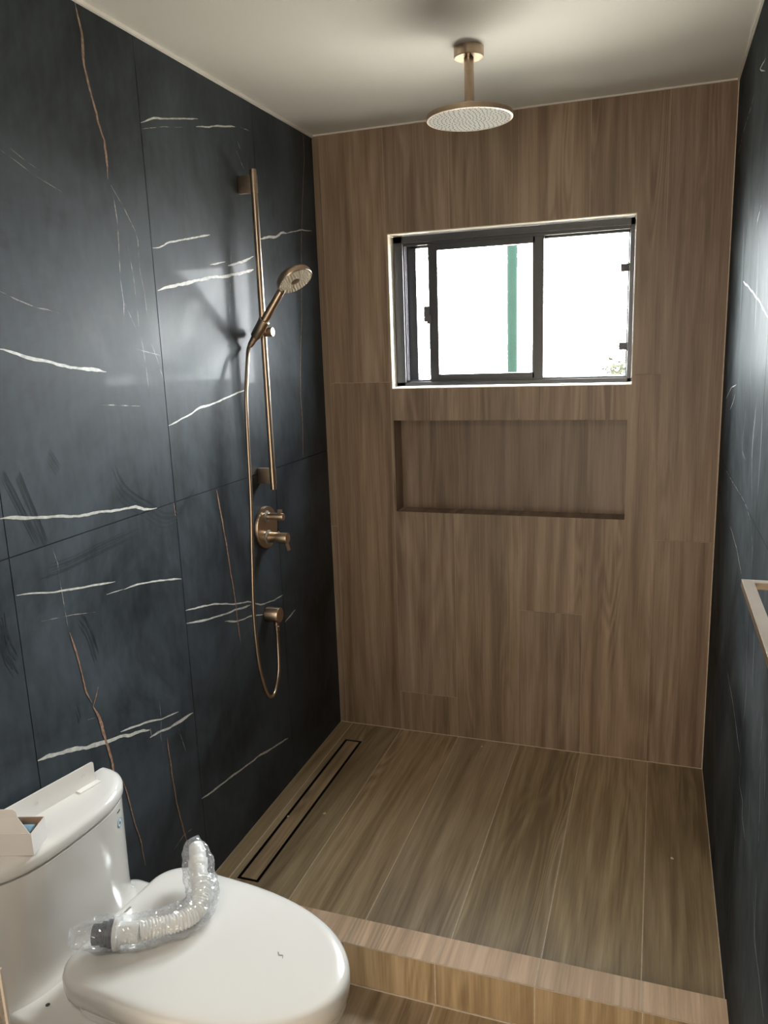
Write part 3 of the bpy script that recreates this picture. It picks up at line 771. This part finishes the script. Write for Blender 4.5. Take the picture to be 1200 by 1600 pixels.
# ------------------------------------------------------------------ hand shower
t = thing('hand_shower', 'bronze hand shower with round spray face, resting in the rail holder', 'hand shower', tuple(hb))
bm = bmesh.new()
lathe(bm, hb, hd, [(0, 0.0105), (0.01, 0.0115), (0.06, 0.0125), (0.10, 0.0130), (0.160, 0.0125), (0.190, 0.0115), (0.196, 0.0105)], 32)
obj('handle', bm, 'bronze', t, True)
an = math.radians(33)
fd = Vector((math.sin(an), -0.19, -math.cos(an))).normalized()      # the way the face looks
du = Vector((math.cos(an), 0, math.sin(an))); du = (du-fd*du.dot(fd)).normalized()
hc = hb + hd*0.198 + du*0.038 - fd*0.002
RH = 0.057
bm = bmesh.new()
lathe(bm, hc-fd*0.012, fd, [(0, 0.0), (0.001, 0.03), (0.005, 0.052), (0.010, RH-0.0015), (0.014, RH), (0.0265, RH), (0.028, RH-0.001), (0.028, RH-0.003)], 64, cap1=False)
# neck that runs from the handle into the disc
sweep(bm, catmull([hb+hd*0.175, hb+hd*0.195, hc-du*0.040+fd*0.002, hc-du*0.015-fd*0.002], 6), lambda f, a: 0.0125+0.006*f, 20, flat=0.8)
hh = obj('head', bm, 'bronze', t, True)
bm = bmesh.new()
lathe(bm, hc+fd*0.0155, fd, [(0, 0.0), (0, RH-0.0028)], 64, cap1=False)
_, ua, va = frame_of(fd)
for k, rr in enumerate([0.019, 0.0255, 0.032, 0.0385, 0.045, 0.0515]):
    m_ = [12, 16, 20, 26, 30, 34][k]
    for j in range(m_):
        a = 2*math.pi*(j+0.5*(k % 2))/m_
        lathe(bm, hc+fd*0.0153+ua*rr*math.cos(a)+va*rr*math.sin(a), fd, [(0, 0.0019), (0.0026, 0.0011)], 8, 1, cap0=False)
lathe(bm, hc+fd*0.0152, fd, [(0, 0.013), (0.0012, 0.013), (0.0016, 0.012), (0.0016, 0.0)], 32, 2)
obj('spray_face', bm, ['handface', 'nozzlel', 'bronze'], hh, True)

# ------------------------------------------------------------------ hose
OY = -0.590
outl = Vector((0.034, OY, 0.660))
hp = [(0.034, OY, 0.640), (0.036, OY-0.004, 0.58), (0.045, -0.618, 0.50), (0.050, -0.655, 0.452), (0.055, -0.695, 0.439), (0.056, -0.728, 0.462), (0.056, -0.752, 0.52), (0.056, -0.772, 0.605),
      (0.056, -0.779, 0.758), (0.055, -0.762, 0.943), (0.054, -0.742, 1.125), (0.052, -0.731, 1.305), (0.047, -0.713, 1.441), (0.036, -0.668, 1.553)]
end = hb - hd*0.012
t = thing('shower_hose', 'long bronze shower hose looping from hand shower to wall outlet', 'hose', tuple(outl))
bm = bmesh.new(); sweep(bm, catmull(hp+[tuple(end-hd*0.02), tuple(end)], 10), 0.0060, 14)
obj('tube', bm, 'bronze', t, True)
bm = bmesh.new(); lathe(bm, (0.034, OY, 0.664), (0, 0, -1), [(0, 0.0092), (0.010, 0.0092), (0.011, 0.0082), (0.014, 0.0082), (0.015, 0.0092), (0.030, 0.0088), (0.032, 0.0065)], 20)
obj('hose_nut', bm, 'bronze', t, True)
bm = bmesh.new(); lathe(bm, hb, -hd, [(0.0006, 0.0105), (0.016, 0.0095), (0.024, 0.0078)], 20)
obj('hose_nut', bm, 'bronze', t, True)

# ------------------------------------------------------------------ mixing valve
PY, PZ = -0.566, 0.992
t = thing('shower_valve', 'round bronze shower valve trim with two handles on marble wall', 'shower valve', (0, PY, PZ))
bm = bmesh.new(); lathe(bm, (0.0008, PY, PZ), (1, 0, 0), [(0, 0.072), (0.009, 0.072), (0.0115, 0.0705), (0.012, 0.068), (0.012, 0.0)], 72)
pl = obj('wall_plate', bm, 'bronze', t, True)
for z, r in ((1.030, 0.0195), (0.957, 0.0255)):
    bm = bmesh.new(); lathe(bm, (0.0118, PY, z), (1, 0, 0), [(0, r), (0.0025, r), (0.003, r-0.001), (0.003, 0.0)], 40)
    obj('sleeve_ring', bm, 'sprayface', t, True)
bm = bmesh.new(); lathe(bm, (0.014, PY, 1.030), (1, 0, 0), [(0, 0.0125), (0.058, 0.0125), (0.060, 0.0115), (0.060, 0.0)], 40)
box(bm, 0.054, 0.069, PY-0.004, PY+0.004, 1.030+0.004, 1.030+0.025, 0, 0.001)
obj('upper_handle', bm, 'bronze', t, True)
bm = bmesh.new(); lathe(bm, (0.014, PY, 0.957), (1, 0, 0), [(0, 0.0185), (0.03, 0.0185), (0.0305, 0.0178), (0.032, 0.0178), (0.0325, 0.0185), (0.069, 0.0185), (0.071, 0.0175), (0.071, 0.0)], 48)
lathe(bm, (0.052, PY, 0.957+0.017), (0, 0, 1), [(0, 0.0035), (0.005, 0.0035)], 14)
box(bm, -0.0024, 0.0024, -0.0085, 0.0085, -0.044, 0.0, 0, 0.001, M=Matrix.Translation((0.076, PY, 0.957)) @ Matrix.Rotation(math.radians(-14), 4, 'Y'))
obj('lower_handle', bm, 'bronze', t, True)

# ------------------------------------------------------------------ wall outlet
t = thing('hose_outlet', 'bronze cylindrical wall outlet feeding the shower hose', 'wall outlet', (0, OY, 0.69))
bm = bmesh.new(); lathe(bm, (0.0008, OY, 0.690), (1, 0, 0), [(0, 0.0265), (0.0475, 0.0265), (0.049, 0.0255), (0.049, 0.0)], 48)
obj('outlet_body', bm, 'bronze', t, True)
bm = bmesh.new(); lathe(bm, (0.034, OY, 0.668), (0, 0, -1), [(0, 0.0075), (0.012, 0.0075)], 20)
obj('outlet_nipple', bm, 'bronze', t, True)

# ------------------------------------------------------------------ linear drain
t = thing('linear_drain', 'long tile-in floor drain with black slot beside the left wall', 'drain', ((DX0+DX1)/2, (DY0+DY1)/2, -0.03))
bm = bmesh.new()
box(bm, DX0+0.0002, DX1-0.0002, DY0+0.0002, DY1-0.0002, -0.0295, -0.02, 0)
for b in ((DX0+0.0002, DX0+0.0012, DY0+0.0002, DY1-0.0002), (DX1-0.0012, DX1-0.0002, DY0+0.0002, DY1-0.0002), (DX0+0.0012, DX1-0.0012, DY0+0.0002, DY0+0.0012), (DX0+0.0012, DX1-0.0012, DY1-0.0012, DY1-0.0002)):
    box(bm, *b, -0.02, -0.0005, 0)
obj('channel', bm, 'drain', t)
bm = bmesh.new(); pk = Planks(bm)
e = 0.0105
pk.add((DX0+e, DX1-e, DY0+e, DY1-e), lambda a, b: (a, b, -0.0006), gap=0, tone=(0.98, 0.97, 0.95))
box(bm, DX0+e, DX1-e, DY0+e, DY1-e, -0.0198, -0.0009, 1)
obj('tile_insert', bm, ['woodfloor', 'drain'], t)

# ------------------------------------------------------------------ towel bar on the right wall
t = thing('towel_bar', 'square bronze towel bar on the right marble wall', 'towel bar', (W, -1.77, 1.16))
bm = bmesh.new()
TX, TY0, TY1, TZ = 1.390, -2.09, -1.470, 1.169
box(bm, TX, TX+0.019, TY0, TY1, TZ-0.012, TZ, 0, 0.0012)
obj('bar', bm, 'bronze', t)
for y in (TY1-0.019, TY0):
    bm = bmesh.new(); box(bm, TX+0.0186, W-0.0004, y, y+0.019, TZ-0.012, TZ, 0, 0.0012)
    box(bm, W-0.006, W-0.0004, y-0.012, y+0.031, TZ-0.028, TZ+0.016, 0, 0.0012)
    obj('wall_post', bm, 'bronze', t)

# ------------------------------------------------------------------ toilet
TA = math.radians(-5.0)
TO = Vector((0.0, -1.645, ZF))
TM = Matrix.Translation(TO) @ Matrix.Rotation(TA, 4, 'Z')
def tp(x, y, z): return TM @ Vector((x, y, z-ZF))
toilet = thing('toilet', 'white one-piece toilet with closed lid against the black marble wall', 'toilet', tuple(TO))
def d_outline(x0, depth, hw, z, yc=0.0, p=3.0, q=2.2, n=64):
    pts = []
    for k in range(n):
        s = -1+2*k/(n-1)
        y = hw*math.sin(s*math.pi/2)
        x = x0+depth*max(0.0, 1-abs(y/hw)**p)**(1/q)
        pts.append(tp(x, y+yc, z))
    pts[0] = tp(x0, -hw+yc, z); pts[-1] = tp(x0, hw+yc, z)
    return pts
TYC = -0.055
bm = bmesh.new()
loft(bm, [d_outline(0.022, d, h, z, TYC) for z, d, h in ((0.300, 0.124, 0.226), (0.316, 0.107, 0.216), (0.330, 0.101, 0.2125), (0.36, 0.101, 0.2105), (0.42, 0.106, 0.208), (0.50, 0.112, 0.2055), (0.588, 0.118, 0.204), (0.5885, 0.108, 0.194), (0.596, 0.108, 0.194))], 0)
obj('tank', bm, 'ceramic', toilet, True, 50)
bm = bmesh.new()
loft(bm, [d_outline(0.020, d, h, z, TYC) for z, d, h in ((0.593, 0.118, 0.205), (0.5945, 0.1215, 0.2085), (0.600, 0.1235, 0.2105), (0.612, 0.1235, 0.2105), (0.618, 0.1215, 0.2085), (0.6225, 0.114, 0.202), (0.6245, 0.102, 0.192), (0.625, 0.08, 0.168))], 0)
tl = obj('tank_lid', bm, 'ceramic', toilet, True, 50)
def egg(z, x0, x1, hw, xm=0.36, rc=0.07, inset=0.0, n=88, tail=None, crown=0.0):
    """toilet-seat plan: rounded rear corners at x0, widest hw, nose at x1"""
    pts = []
    x0 += inset; x1 -= inset; hw -= inset
    def half(x):
        if x >= xm: return hw*max(0.0, 1-((x-xm)/(x1-xm))**2.25)**0.5
        if x < x0+rc:
            u = (x0+rc-x)/rc
            return hw-rc+rc*math.sqrt(max(0.0, 1-u*u)) if u < 1 else 0.0
        return hw
    m = n//2; xs = []
    for k in range(m+1):
        f = k/m
        if f < 0.25: xs.append(x0+rc*(1-math.cos(f/0.25*math.pi/2)))
        elif f < 0.45: xs.append(x0+rc+(xm-x0-rc)*(f-0.25)/0.20)
        else: xs.append(xm+(x1-xm)*math.sin((f-0.45)/0.55*math.pi/2))
    for x in xs: pts.append(tp(x, -half(x), z))
    for x in xs[::-1][1:]: pts.append(tp(x, half(x), z))
    return pts
# bowl: glazed body with the deck that carries the tank
def body(z, x0, x1, hw, xm, deck=None, n=88):
    if deck is None: deck = hw
    m = n//2; pts = []; xs = []; rc = 0.045
    for k in range(m+1):
        f = k/m
        if f < 0.22: xs.append(x0+rc*(1-math.cos(f/0.22*math.pi/2)))
        elif f < 0.52: xs.append(x0+rc+(xm-x0-rc)*(f-0.22)/0.30)
        else: xs.append(xm+(x1-xm)*math.sin((f-0.52)/0.48*math.pi/2))
    def half(x):
        if x >= xm: return hw*max(0.0, 1-((x-xm)/(x1-xm))**2.25)**0.5
        t_ = min(1, max(0, (x-0.165)/(xm-0.165))); t_ = t_*t_*(3-2*t_)
        h_ = deck*(1-t_)+hw*t_
        if x < x0+rc:
            u = min(1.0, (x0+rc-x)/rc); h_ = h_-rc+rc*math.sqrt(max(0.0, 1-u*u)) if u < 1 else 0.0
        return h_
    sh = lambda x: -0.030*(1-min(1, max(0, (x-0.165)/(xm-0.165))))
    for x in xs: pts.append(tp(x, -half(x)+sh(x), z))
    for x in xs[::-1][1:]: pts.append(tp(x, half(x)+sh(x), z))
    return pts
bm = bmesh.new()
loft(bm, [body(-0.0945, 0.03, 0.56, 0.115, 0.30, 0.13), body(-0.07, 0.028, 0.565, 0.118, 0.30, 0.133), body(0.08, 0.026, 0.60, 0.128, 0.31, 0.15), body(0.20, 0.024, 0.655, 0.152, 0.33, 0.18),
          body(0.265, 0.022, 0.69, 0.176, 0.35, 0.205), body(0.285, 0.021, 0.698, 0.184, 0.35, 0.213), body(0.302, 0.020, 0.698, 0.184, 0.35, 0.214), body(0.308, 0.022, 0.696, 0.182, 0.35, 0.210), body(0.311, 0.030, 0.686, 0.174, 0.35, 0.200)], 0)
bowl = obj('bowl', bm, 'ceramic', toilet, True, 50)
bm = bmesh.new()
q = tp(0.153, -0.191, 0.3112)
lathe(bm, q, (0, 0, 1), [(0, 0.0045), (0.0006, 0.0045), (0.0008, 0.0)], 16)
obj('bolt_hole', bm, 'ink', bowl)
bm = bmesh.new()
loft(bm, [egg(0.3115, 0.19, 0.712, 0.186, 0.36, 0.07, 0.006), egg(0.314, 0.19, 0.714, 0.188, 0.36), egg(0.328, 0.19, 0.714, 0.188, 0.36), egg(0.331, 0.19, 0.712, 0.188, 0.36, 0.07, 0.005)], 0)
obj('seat', bm, 'lidplastic', toilet, True, 50)
bm = bmesh.new()
rs = []
for z, ins in ((0.3335, 0.010), (0.335, 0.004), (0.339, 0.001), (0.355, 0.0), (0.368, 0.0), (0.377, 0.002), (0.3825, 0.007), (0.3855, 0.016), (0.3865, 0.032), (0.3870, 0.07), (0.3872, 0.12)):
    rs.append(egg(z, 0.160, 0.722, 0.193, 0.36, 0.072, ins))
loft(bm, rs, 0)
lid = obj('seat_lid', bm, 'lidplastic', toilet, True, 60)
# hinge block behind the lid
for s in (-1, 1):
    bm = bmesh.new(); box(bm, 0.165, 0.205, s*0.075-0.018, s*0.075+0.018, 0.31-ZF, 0.334-ZF, 0, 0.004, M=TM)
    obj('hinge', bm, 'lidplastic', toilet)

def text_obj(name, s, size, Mx, m, parent, extr=0.0002):
    cu = bpy.data.curves.new(name, 'FONT'); cu.body = s; cu.size = size; cu.align_x = 'CENTER'; cu.align_y = 'CENTER'; cu.extrude = extr
    tmp = bpy.data.objects.new(name, cu); COL.objects.link(tmp)
    dg = bpy.context.evaluated_depsgraph_get()
    me = bpy.data.meshes.new_from_object(tmp.evaluated_get(dg))
    bpy.data.objects.remove(tmp)
    bm = bmesh.new(); bm.from_mesh(me); bpy.data.meshes.remove(me)
    bmesh.ops.transform(bm, matrix=Mx, verts=bm.verts[:])
    return obj(name, bm, m, parent)
# brand print on the lid, read from the front of the toilet
Mx = TM @ Matrix.Translation((0.186, 0.012, 0.3869-ZF)) @ Matrix.Rotation(math.radians(90), 4, 'Z')
o = text_obj('lid_print', 'TOTO', 0.0068, Mx, 'ink', lid); o['label'] = 'small dark brand print'
# print and sticker on the tank front
def tank_front(y, z):
    hw, d = 0.2033, 0.112+0.006*(z-0.50)/0.088
    f = lambda yy: 0.022+d*(1-abs((yy-TYC)/hw)**3.0)**(1/2.2)
    x = f(y); e_ = 0.002; sl_ = (f(y+e_)-f(y-e_))/(2*e_)
    n_ = Vector((1, -sl_, 0)).normalized(); tx = Vector((sl_, 1, 0)).normalized(); zz = Vector((0, 0, 1))
    m3 = Matrix((tx, zz, n_)).transposed().to_4x4(); m3.translation = Vector((x, y, z-ZF))+n_*0.0005
    return TM @ m3
tank = [c for c in bpy.data.objects if c.name == 'tank'][0]
o = text_obj('tank_print', 'TOTO', 0.0060, tank_front(0.080, 0.570), 'ink', tank); o['label'] = 'tiny dark brand print'
Mx = tank_front(0.082, 0.541)
bm = bmesh.new()
for r0, r1, mi, zz in ((0.0088, 0.0112, 0, 0.0003), (0.0, 0.0088, 1, 0.0002)):
    bb = bmesh.new(); lathe(bb, (0, 0, 0), (0, 0, 1), [(zz, r0), (zz, r1)], 32, mi, cap0=False, cap1=False)
    me = bpy.data.meshes.new('x'); bb.to_mesh(me); bb.free(); bm.from_mesh(me); bpy.data.meshes.remove(me)
# drop
dp = [(0.0033*math.sin(a)*(1-0.45*max(0, math.cos(a))), -0.0012+0.0052*math.cos(a)*(1.0 if math.cos(a) > 0 else 0.65), 0.0006) for a in [2*math.pi*k/24 for k in range(24)]]
f = bm.faces.new([bm.verts.new(p_) for p_ in dp]); f.material_index = 2
bmesh.ops.transform(bm, matrix=Mx, verts=bm.verts[:])
o = obj('sticker', bm, ['blueink', 'stickerw', 'ink'], tank); o['label'] = 'round blue sticker with a drop'

# ------------------------------------------------------------------ drain pipe in a clear bag on the lid
LZ = 0.3875
P0 = Vector((0.196, -1.768, LZ+0.0345)); P1 = Vector((0.242, -1.748, LZ+0.033))
dn = (P1-P0).normalized()
pipe = thing('drain_pipe', 'white corrugated flexible drain pipe with slate nut lying on toilet lid', 'pipe', (0.29, -1.68, LZ))
bm = bmesh.new()
lathe(bm, P0+dn*0.000, dn, [(0, 0.016), (0, 0.0205), (0.018, 0.0205), (0.018, 0.0245), (0.026, 0.0245), (0.026, 0.022), (0.031, 0.022), (0.031, 0.0275), (0.037, 0.0275), (0.037, 0.0245), (0.043, 0.0245)], 12)
o = obj('threaded_nut', bm, 'darknut', pipe); o['label'] = 'slate threaded nut'
bm = bmesh.new()
lathe(bm, P0+dn*0.0425, dn, [(0, 0.0285), (0.0015, 0.0325), (0.009, 0.0325), (0.0105, 0.0285), (0.0105, 0.022), (0.030, 0.020), (0.034, 0.0215), (0.050, 0.0215), (0.051, 0.019)], 36)
obj('collar', bm, 'pvc', pipe, True)
st = P0+dn*0.092
path = catmull([st, (0.312, -1.700, LZ+0.028), (0.344, -1.668, LZ+0.026), (0.356, -1.632, LZ+0.028), (0.344, -1.596, LZ+0.038), (0.326, -1.572, LZ+0.048)], 24)
bm = bmesh.new()
nr = 44.0
sweep(bm, path, lambda f, a: 0.0168+0.0034*(0.5+0.5*math.cos(2*math.pi*nr*f*0.75)), 24)
obj('corrugated_hose', bm, 'pvc', pipe, True, 80)
bm = bmesh.new()
e0 = path[-1]; ed = (path[-1]-path[-6]).normalized()
ep = catmull([e0-ed*0.004, e0+ed*0.03, e0+ed*0.058+Vector((0.0, 0.004, 0.004)), e0+ed*0.080+Vector((-0.002, 0.006, 0.004))], 8)
sweep(bm, ep, lambda f, a: 0.0185+0.003*(f > 0.30)*(f < 0.52)-0.003*max(0, f-0.8)*5*0.6, 24)
obj('elbow_end', bm, 'pvc', pipe, True, 60)
# bag
bp_ = catmull([P0-dn*0.045+Vector((0, 0, -0.004)), P0, P1, st, (0.312, -1.700, LZ+0.030), (0.346, -1.668, LZ+0.029), (0.358, -1.630, LZ+0.031), (0.345, -1.594, LZ+0.040), tuple(e0), tuple(e0+ed*0.05), tuple(e0+ed*0.088), tuple(e0+ed*0.112+Vector((0.010, 0.004, 0.006)))], 10)
bm = bmesh.new()
def bagr(f, a):
    base = 0.0345
    if f < 0.10: base *= 0.55+4.5*f
    if f > 0.80: base *= 1-0.30*(f-0.80)/0.12 if f < 0.92 else 0.70*(1-(f-0.92)/0.08*0.93)
    w = noise.noise((f*26, 3*math.cos(a), 3*math.sin(a)))*0.12 + noise.noise((f*60, 6*math.cos(a), 6*math.sin(a)))*0.05 + (0.5-abs(noise.noise((f*34+a*2.1, 4*math.cos(a), 7.7))))*0.10
    cr = 0.06*abs(noise.noise((f*14+a*1.2, 8.0, 2*math.sin(a))))
    dz = max(0.0, -math.cos(a))
    return base*(1+w-cr)*(1-0.06*dz)
sweep(bm, bp_, bagr, 40)
for v in bm.verts:
    if v.co.z < LZ+0.0004: v.co.z = LZ+0.0004
bag = obj('plastic_bag', bm, 'bag', None, True, 12)
tag(rebase(bag, (0.29, -1.68, LZ)), 'crinkled clear plastic bag wrapped around the pipe on the lid', 'bag')

# hair on the lid
q0 = TM.inverted() @ Vector((0, 0, 0))
hx = Vector((0.567, -1.672, LZ+0.0007))
bm = bmesh.new(); sweep(bm, catmull([hx+Vector((-0.006, 0.007, 0)), hx, hx+Vector((0.007, 0.001, 0)), hx+Vector((0.010, -0.006, 0))], 6), 0.0005, 6)
tag(rebase(obj('hair_strand', bm, 'ink'), tuple(hx)), 'short dark hair lying near the front of the toilet lid', 'hair')

# ------------------------------------------------------------------ steel bracket on the tank lid
TL = 0.6252
A = Vector((0.058, -1.557)); Bq = Vector((-0.0, -1.735))
A = Vector((0.057, -1.559)); Bq = Vector((0.006, -1.785))
ax = (Bq-A).normalized(); nr_ = Vector((-ax.y, ax.x))      # along the plate, and sideways
if nr_.x < 0: nr_ = -nr_
MB_ = Matrix(((ax.x, nr_.x, 0, A.x), (ax.y, nr_.y, 0, A.y), (0, 0, 1, TL), (0, 0, 0, 1)))
Lb = (Bq-A).length; hb_ = 0.050; th = 0.0024
bm = bmesh.new()
# plate outline with a rounded corner, two round holes cut through it
def plate(bm, L, h, th, holes, rc=0.006, n=20):
    cells = []
    xs = [0.0]
    for hx_, hz_, r_ in holes: xs += [hx_-r_*2, hx_+r_*2]
    xs.append(L)
    def quad(P):
        f0 = [bm.verts.new((x, 0, z)) for x, z in P]; f1 = [bm.verts.new((x, th, z)) for x, z in P]
        bm.faces.new(f0[::-1]); bm.faces.new(f1)
        m_ = len(P)
        for k in range(m_): bm.faces.new((f0[k], f0[(k+1) % m_], f1[(k+1) % m_], f1[k]))
    i = 0
    for x0_, x1_ in zip(xs, xs[1:]):
        hole = next((h_ for h_ in holes if x0_ < h_[0] < x1_), None)
        if hole is None:
            if x0_ == 0.0: quad([(0, 0), (x1_, 0), (x1_, h)] + [(rc-rc*math.sin(t_), h-rc+rc*math.cos(t_)) for t_ in [math.pi/2*k/6 for k in range(7)]])
            else: quad([(x0_, 0), (x1_, 0), (x1_, h), (x0_, h)])
        else:
            hx_, hz_, r_ = hole
            def rim(t_):
                c, s_ = math.cos(t_), math.sin(t_)
                kx = (x1_-hx_)/abs(c) if abs(c) > 1e-9 else 1e9
                kz = ((h-hz_) if s_ > 0 else hz_)/abs(s_) if abs(s_) > 1e-9 else 1e9
                k_ = min(kx, kz); return (hx_+c*k_, hz_+s_*k_)
            angs = sorted(set([2*math.pi*k/n for k in range(n)] + [math.atan2(zc-hz_, xc-hx_) % (2*math.pi) for xc in (x0_, x1_) for zc in (0, h)]))
            for t0, t1 in zip(angs, angs[1:]+[angs[0]]):
                quad([rim(t0), rim(t1), (hx_+r_*math.cos(t1), hz_+r_*math.sin(t1)), (hx_+r_*math.cos(t0), hz_+r_*math.sin(t0))])
plate(bm, Lb, hb_, th, [(0.030, 0.028, 0.0042), (Lb-0.085, 0.024, 0.0042)])
bmesh.ops.transform(bm, matrix=MB_, verts=bm.verts[:])
br = thing('mounting_bracket', 'white steel angle bracket with round holes standing on tank lid', 'bracket', (A.x, A.y, TL))
for hx_, hz_ in ((0.030, 0.028), (Lb-0.085, 0.024)): lathe(bm, MB_ @ Vector((hx_, th*0.45, hz_)), MB_.to_3x3() @ Vector((0, -1, 0)), [(0, 0.0042), (0.0006, 0.0038), (0.0006, 0.0)], 16, cap0=False)
obj('back_plate', bm, 'steel', br)
bm = bmesh.new(); box(bm, -0.004, 0.052, th, 0.018, 0.0, 0.0026, 0, 0.001, M=MB_)
obj('foot_tab', bm, 'steel', br)

# ------------------------------------------------------------------ open card box on the tank lid
ux = Vector((-0.93, -0.36, 0)).normalized()     # along the long side, away from the visible corner
uy = Vector((-0.36*0.9, 0.93, 0)).normalized()
uy = Vector((-0.30, 0.95, 0)).normalized(); ux = Vector((-0.95, -0.30, 0)).normalized()
K = Vector((0.124, -1.819, TL))                 # near right bottom corner
MBX = Matrix(((ux.x, uy.x, 0, K.x), (ux.y, uy.y, 0, K.y), (0, 0, 1, K.z), (0, 0, 0, 1)))
bl, bw, bh, bt = 0.110, 0.058, 0.048, 0.0012
bxo = thing('card_box', 'small white card box with raised flap on the toilet tank', 'box', tuple(K))
bm = bmesh.new()
box(bm, 0, bl, 0, bt, 0, bh, 0); box(bm, 0, bt, bt, bw-bt, 0, bh*0.98, 0); box(bm, bl-bt, bl, bt, bw-bt, 0, bh, 0); box(bm, 0, bl, bw-bt, bw, 0, bh, 0)
box(bm, bt, bl-bt, bt, bw-bt, 0, bt, 1)
box(bm, bt, bl-bt, bw-2*bt, bw-bt, bt, bh-0.0005, 1); box(bm, bt, 2*bt, bt, bw-2*bt, bt, bh*0.97, 1); box(bm, bl-2*bt, bl-bt, bt, bw-2*bt, bt, bh-0.001, 1)
bmesh.ops.transform(bm, matrix=MBX, verts=bm.verts[:])
obj('box_body', bm, ['card', 'cardin'], bxo)
bm = bmesh.new()
# front flap folded up and leaning back, with a tuck tab
MF = MBX @ Matrix.Translation((0, bt, bh)) @ Matrix.Rotation(math.radians(-12), 4, 'X')
vs = [(0.020, 0, 0), (bl, 0, 0), (bl, 0, 0.030), (0.030, 0, 0.030)]
def slab(bm, P, t_, Mx):
    a = [bm.verts.new(Mx @ Vector(p_)) for p_ in P]; b = [bm.verts.new(Mx @ (Vector(p_)+Vector((0, t_, 0)))) for p_ in P]
    bm.faces.new(a[::-1]); bm.faces.new(b)
    for k in range(len(P)): bm.faces.new((a[k], a[(k+1) % len(P)], b[(k+1) % len(P)], b[k]))
slab(bm, [(0.004, 0, 0), (bl, 0, 0), (bl, 0, 0.030), (0.026, 0, 0.030)], 0.0010, MF)
MF2 = MF @ Matrix.Translation((0, 0, 0.030)) @ Matrix.Rotation(math.radians(8), 4, 'X')
slab(bm, [(0.026, 0, 0), (bl, 0, 0), (bl, 0, 0.018), (0.034, 0, 0.018), (0.028, 0, 0.013)], 0.0010, MF2)
obj('flap', bm, 'card', bxo)
bm = bmesh.new()
lathe(bm, MBX @ Vector((0.012, 0.030, 0.024)), MBX.to_3x3() @ Vector((1, 0.0, 0)), [(0, 0.010), (0, 0.0195), (0.002, 0.0205), (0.05, 0.0205), (0.052, 0.0195), (0.052, 0.0)], 28)
o = obj('tape_roll', bm, 'bluep', None, True)
tag(rebase(o, tuple(MBX @ Vector((0.03, 0.030, 0.003)))), 'blue plastic roll tucked inside the white card box', 'roll')

# ------------------------------------------------------------------ vanity cabinet corner at the lower left
vn = thing('vanity_cabinet', 'speckled cabinet side with pale edge at the lower left corner', 'cabinet', (0.22, -2.5, ZF))
bm = bmesh.new(); box(bm, 0.003, 0.445, -2.90, -2.2, ZF+0.08, 0.785, 0, 0.001); box(bm, 0.003, 0.40, -2.88, -2.22, ZF, ZF+0.08, 0)
obj('carcass', bm, 'speckle', vn)
bm = bmesh.new(); box(bm, 0.4452, 0.450, -2.2035, -2.199, ZF+0.08, 0.786, 0, 0.0008)
obj('edge_strip', bm, 'edge', vn)

# ------------------------------------------------------------------ crumbs of plaster on the shower floor
def crumb(x, y, s, label, seed, z=0.0):
    rnd = random.Random(seed)
    bm = bmesh.new(); bmesh.ops.create_icosphere(bm, subdivisions=2, radius=s)
    for v in bm.verts:
        v.co *= 1+0.5*noise.noise(v.co*(1.3/s)+Vector((seed*3.1, 0, 0)))
        v.co.z *= 0.55; v.co.x *= 1.25
    zm = min(v.co.z for v in bm.verts)
    bmesh.ops.rotate(bm, cent=(0, 0, 0), matrix=Matrix.Rotation(rnd.uniform(0, 6), 3, 'Z'), verts=bm.verts[:])
    bmesh.ops.translate(bm, verts=bm.verts[:], vec=(x, y, z-zm))
    tag(rebase(obj('plaster_crumb', bm, 'crumb'), (x, y, z)), label, 'crumb', 'plaster crumbs on the shower floor')
crumb(0.206, -0.656, 0.0045, 'plaster crumb on the floor just right of the long drain', 1)
crumb(1.338, -0.576, 0.0040, 'plaster crumb on the floor near the right marble wall', 2)
crumb(0.631, -0.057, 0.0038, 'plaster crumb on the floor at the foot of the back wall', 3)
crumb(0.090, -0.705, 0.0036, 'plaster crumb stuck at the left slot of the drain', 4, -0.0006)
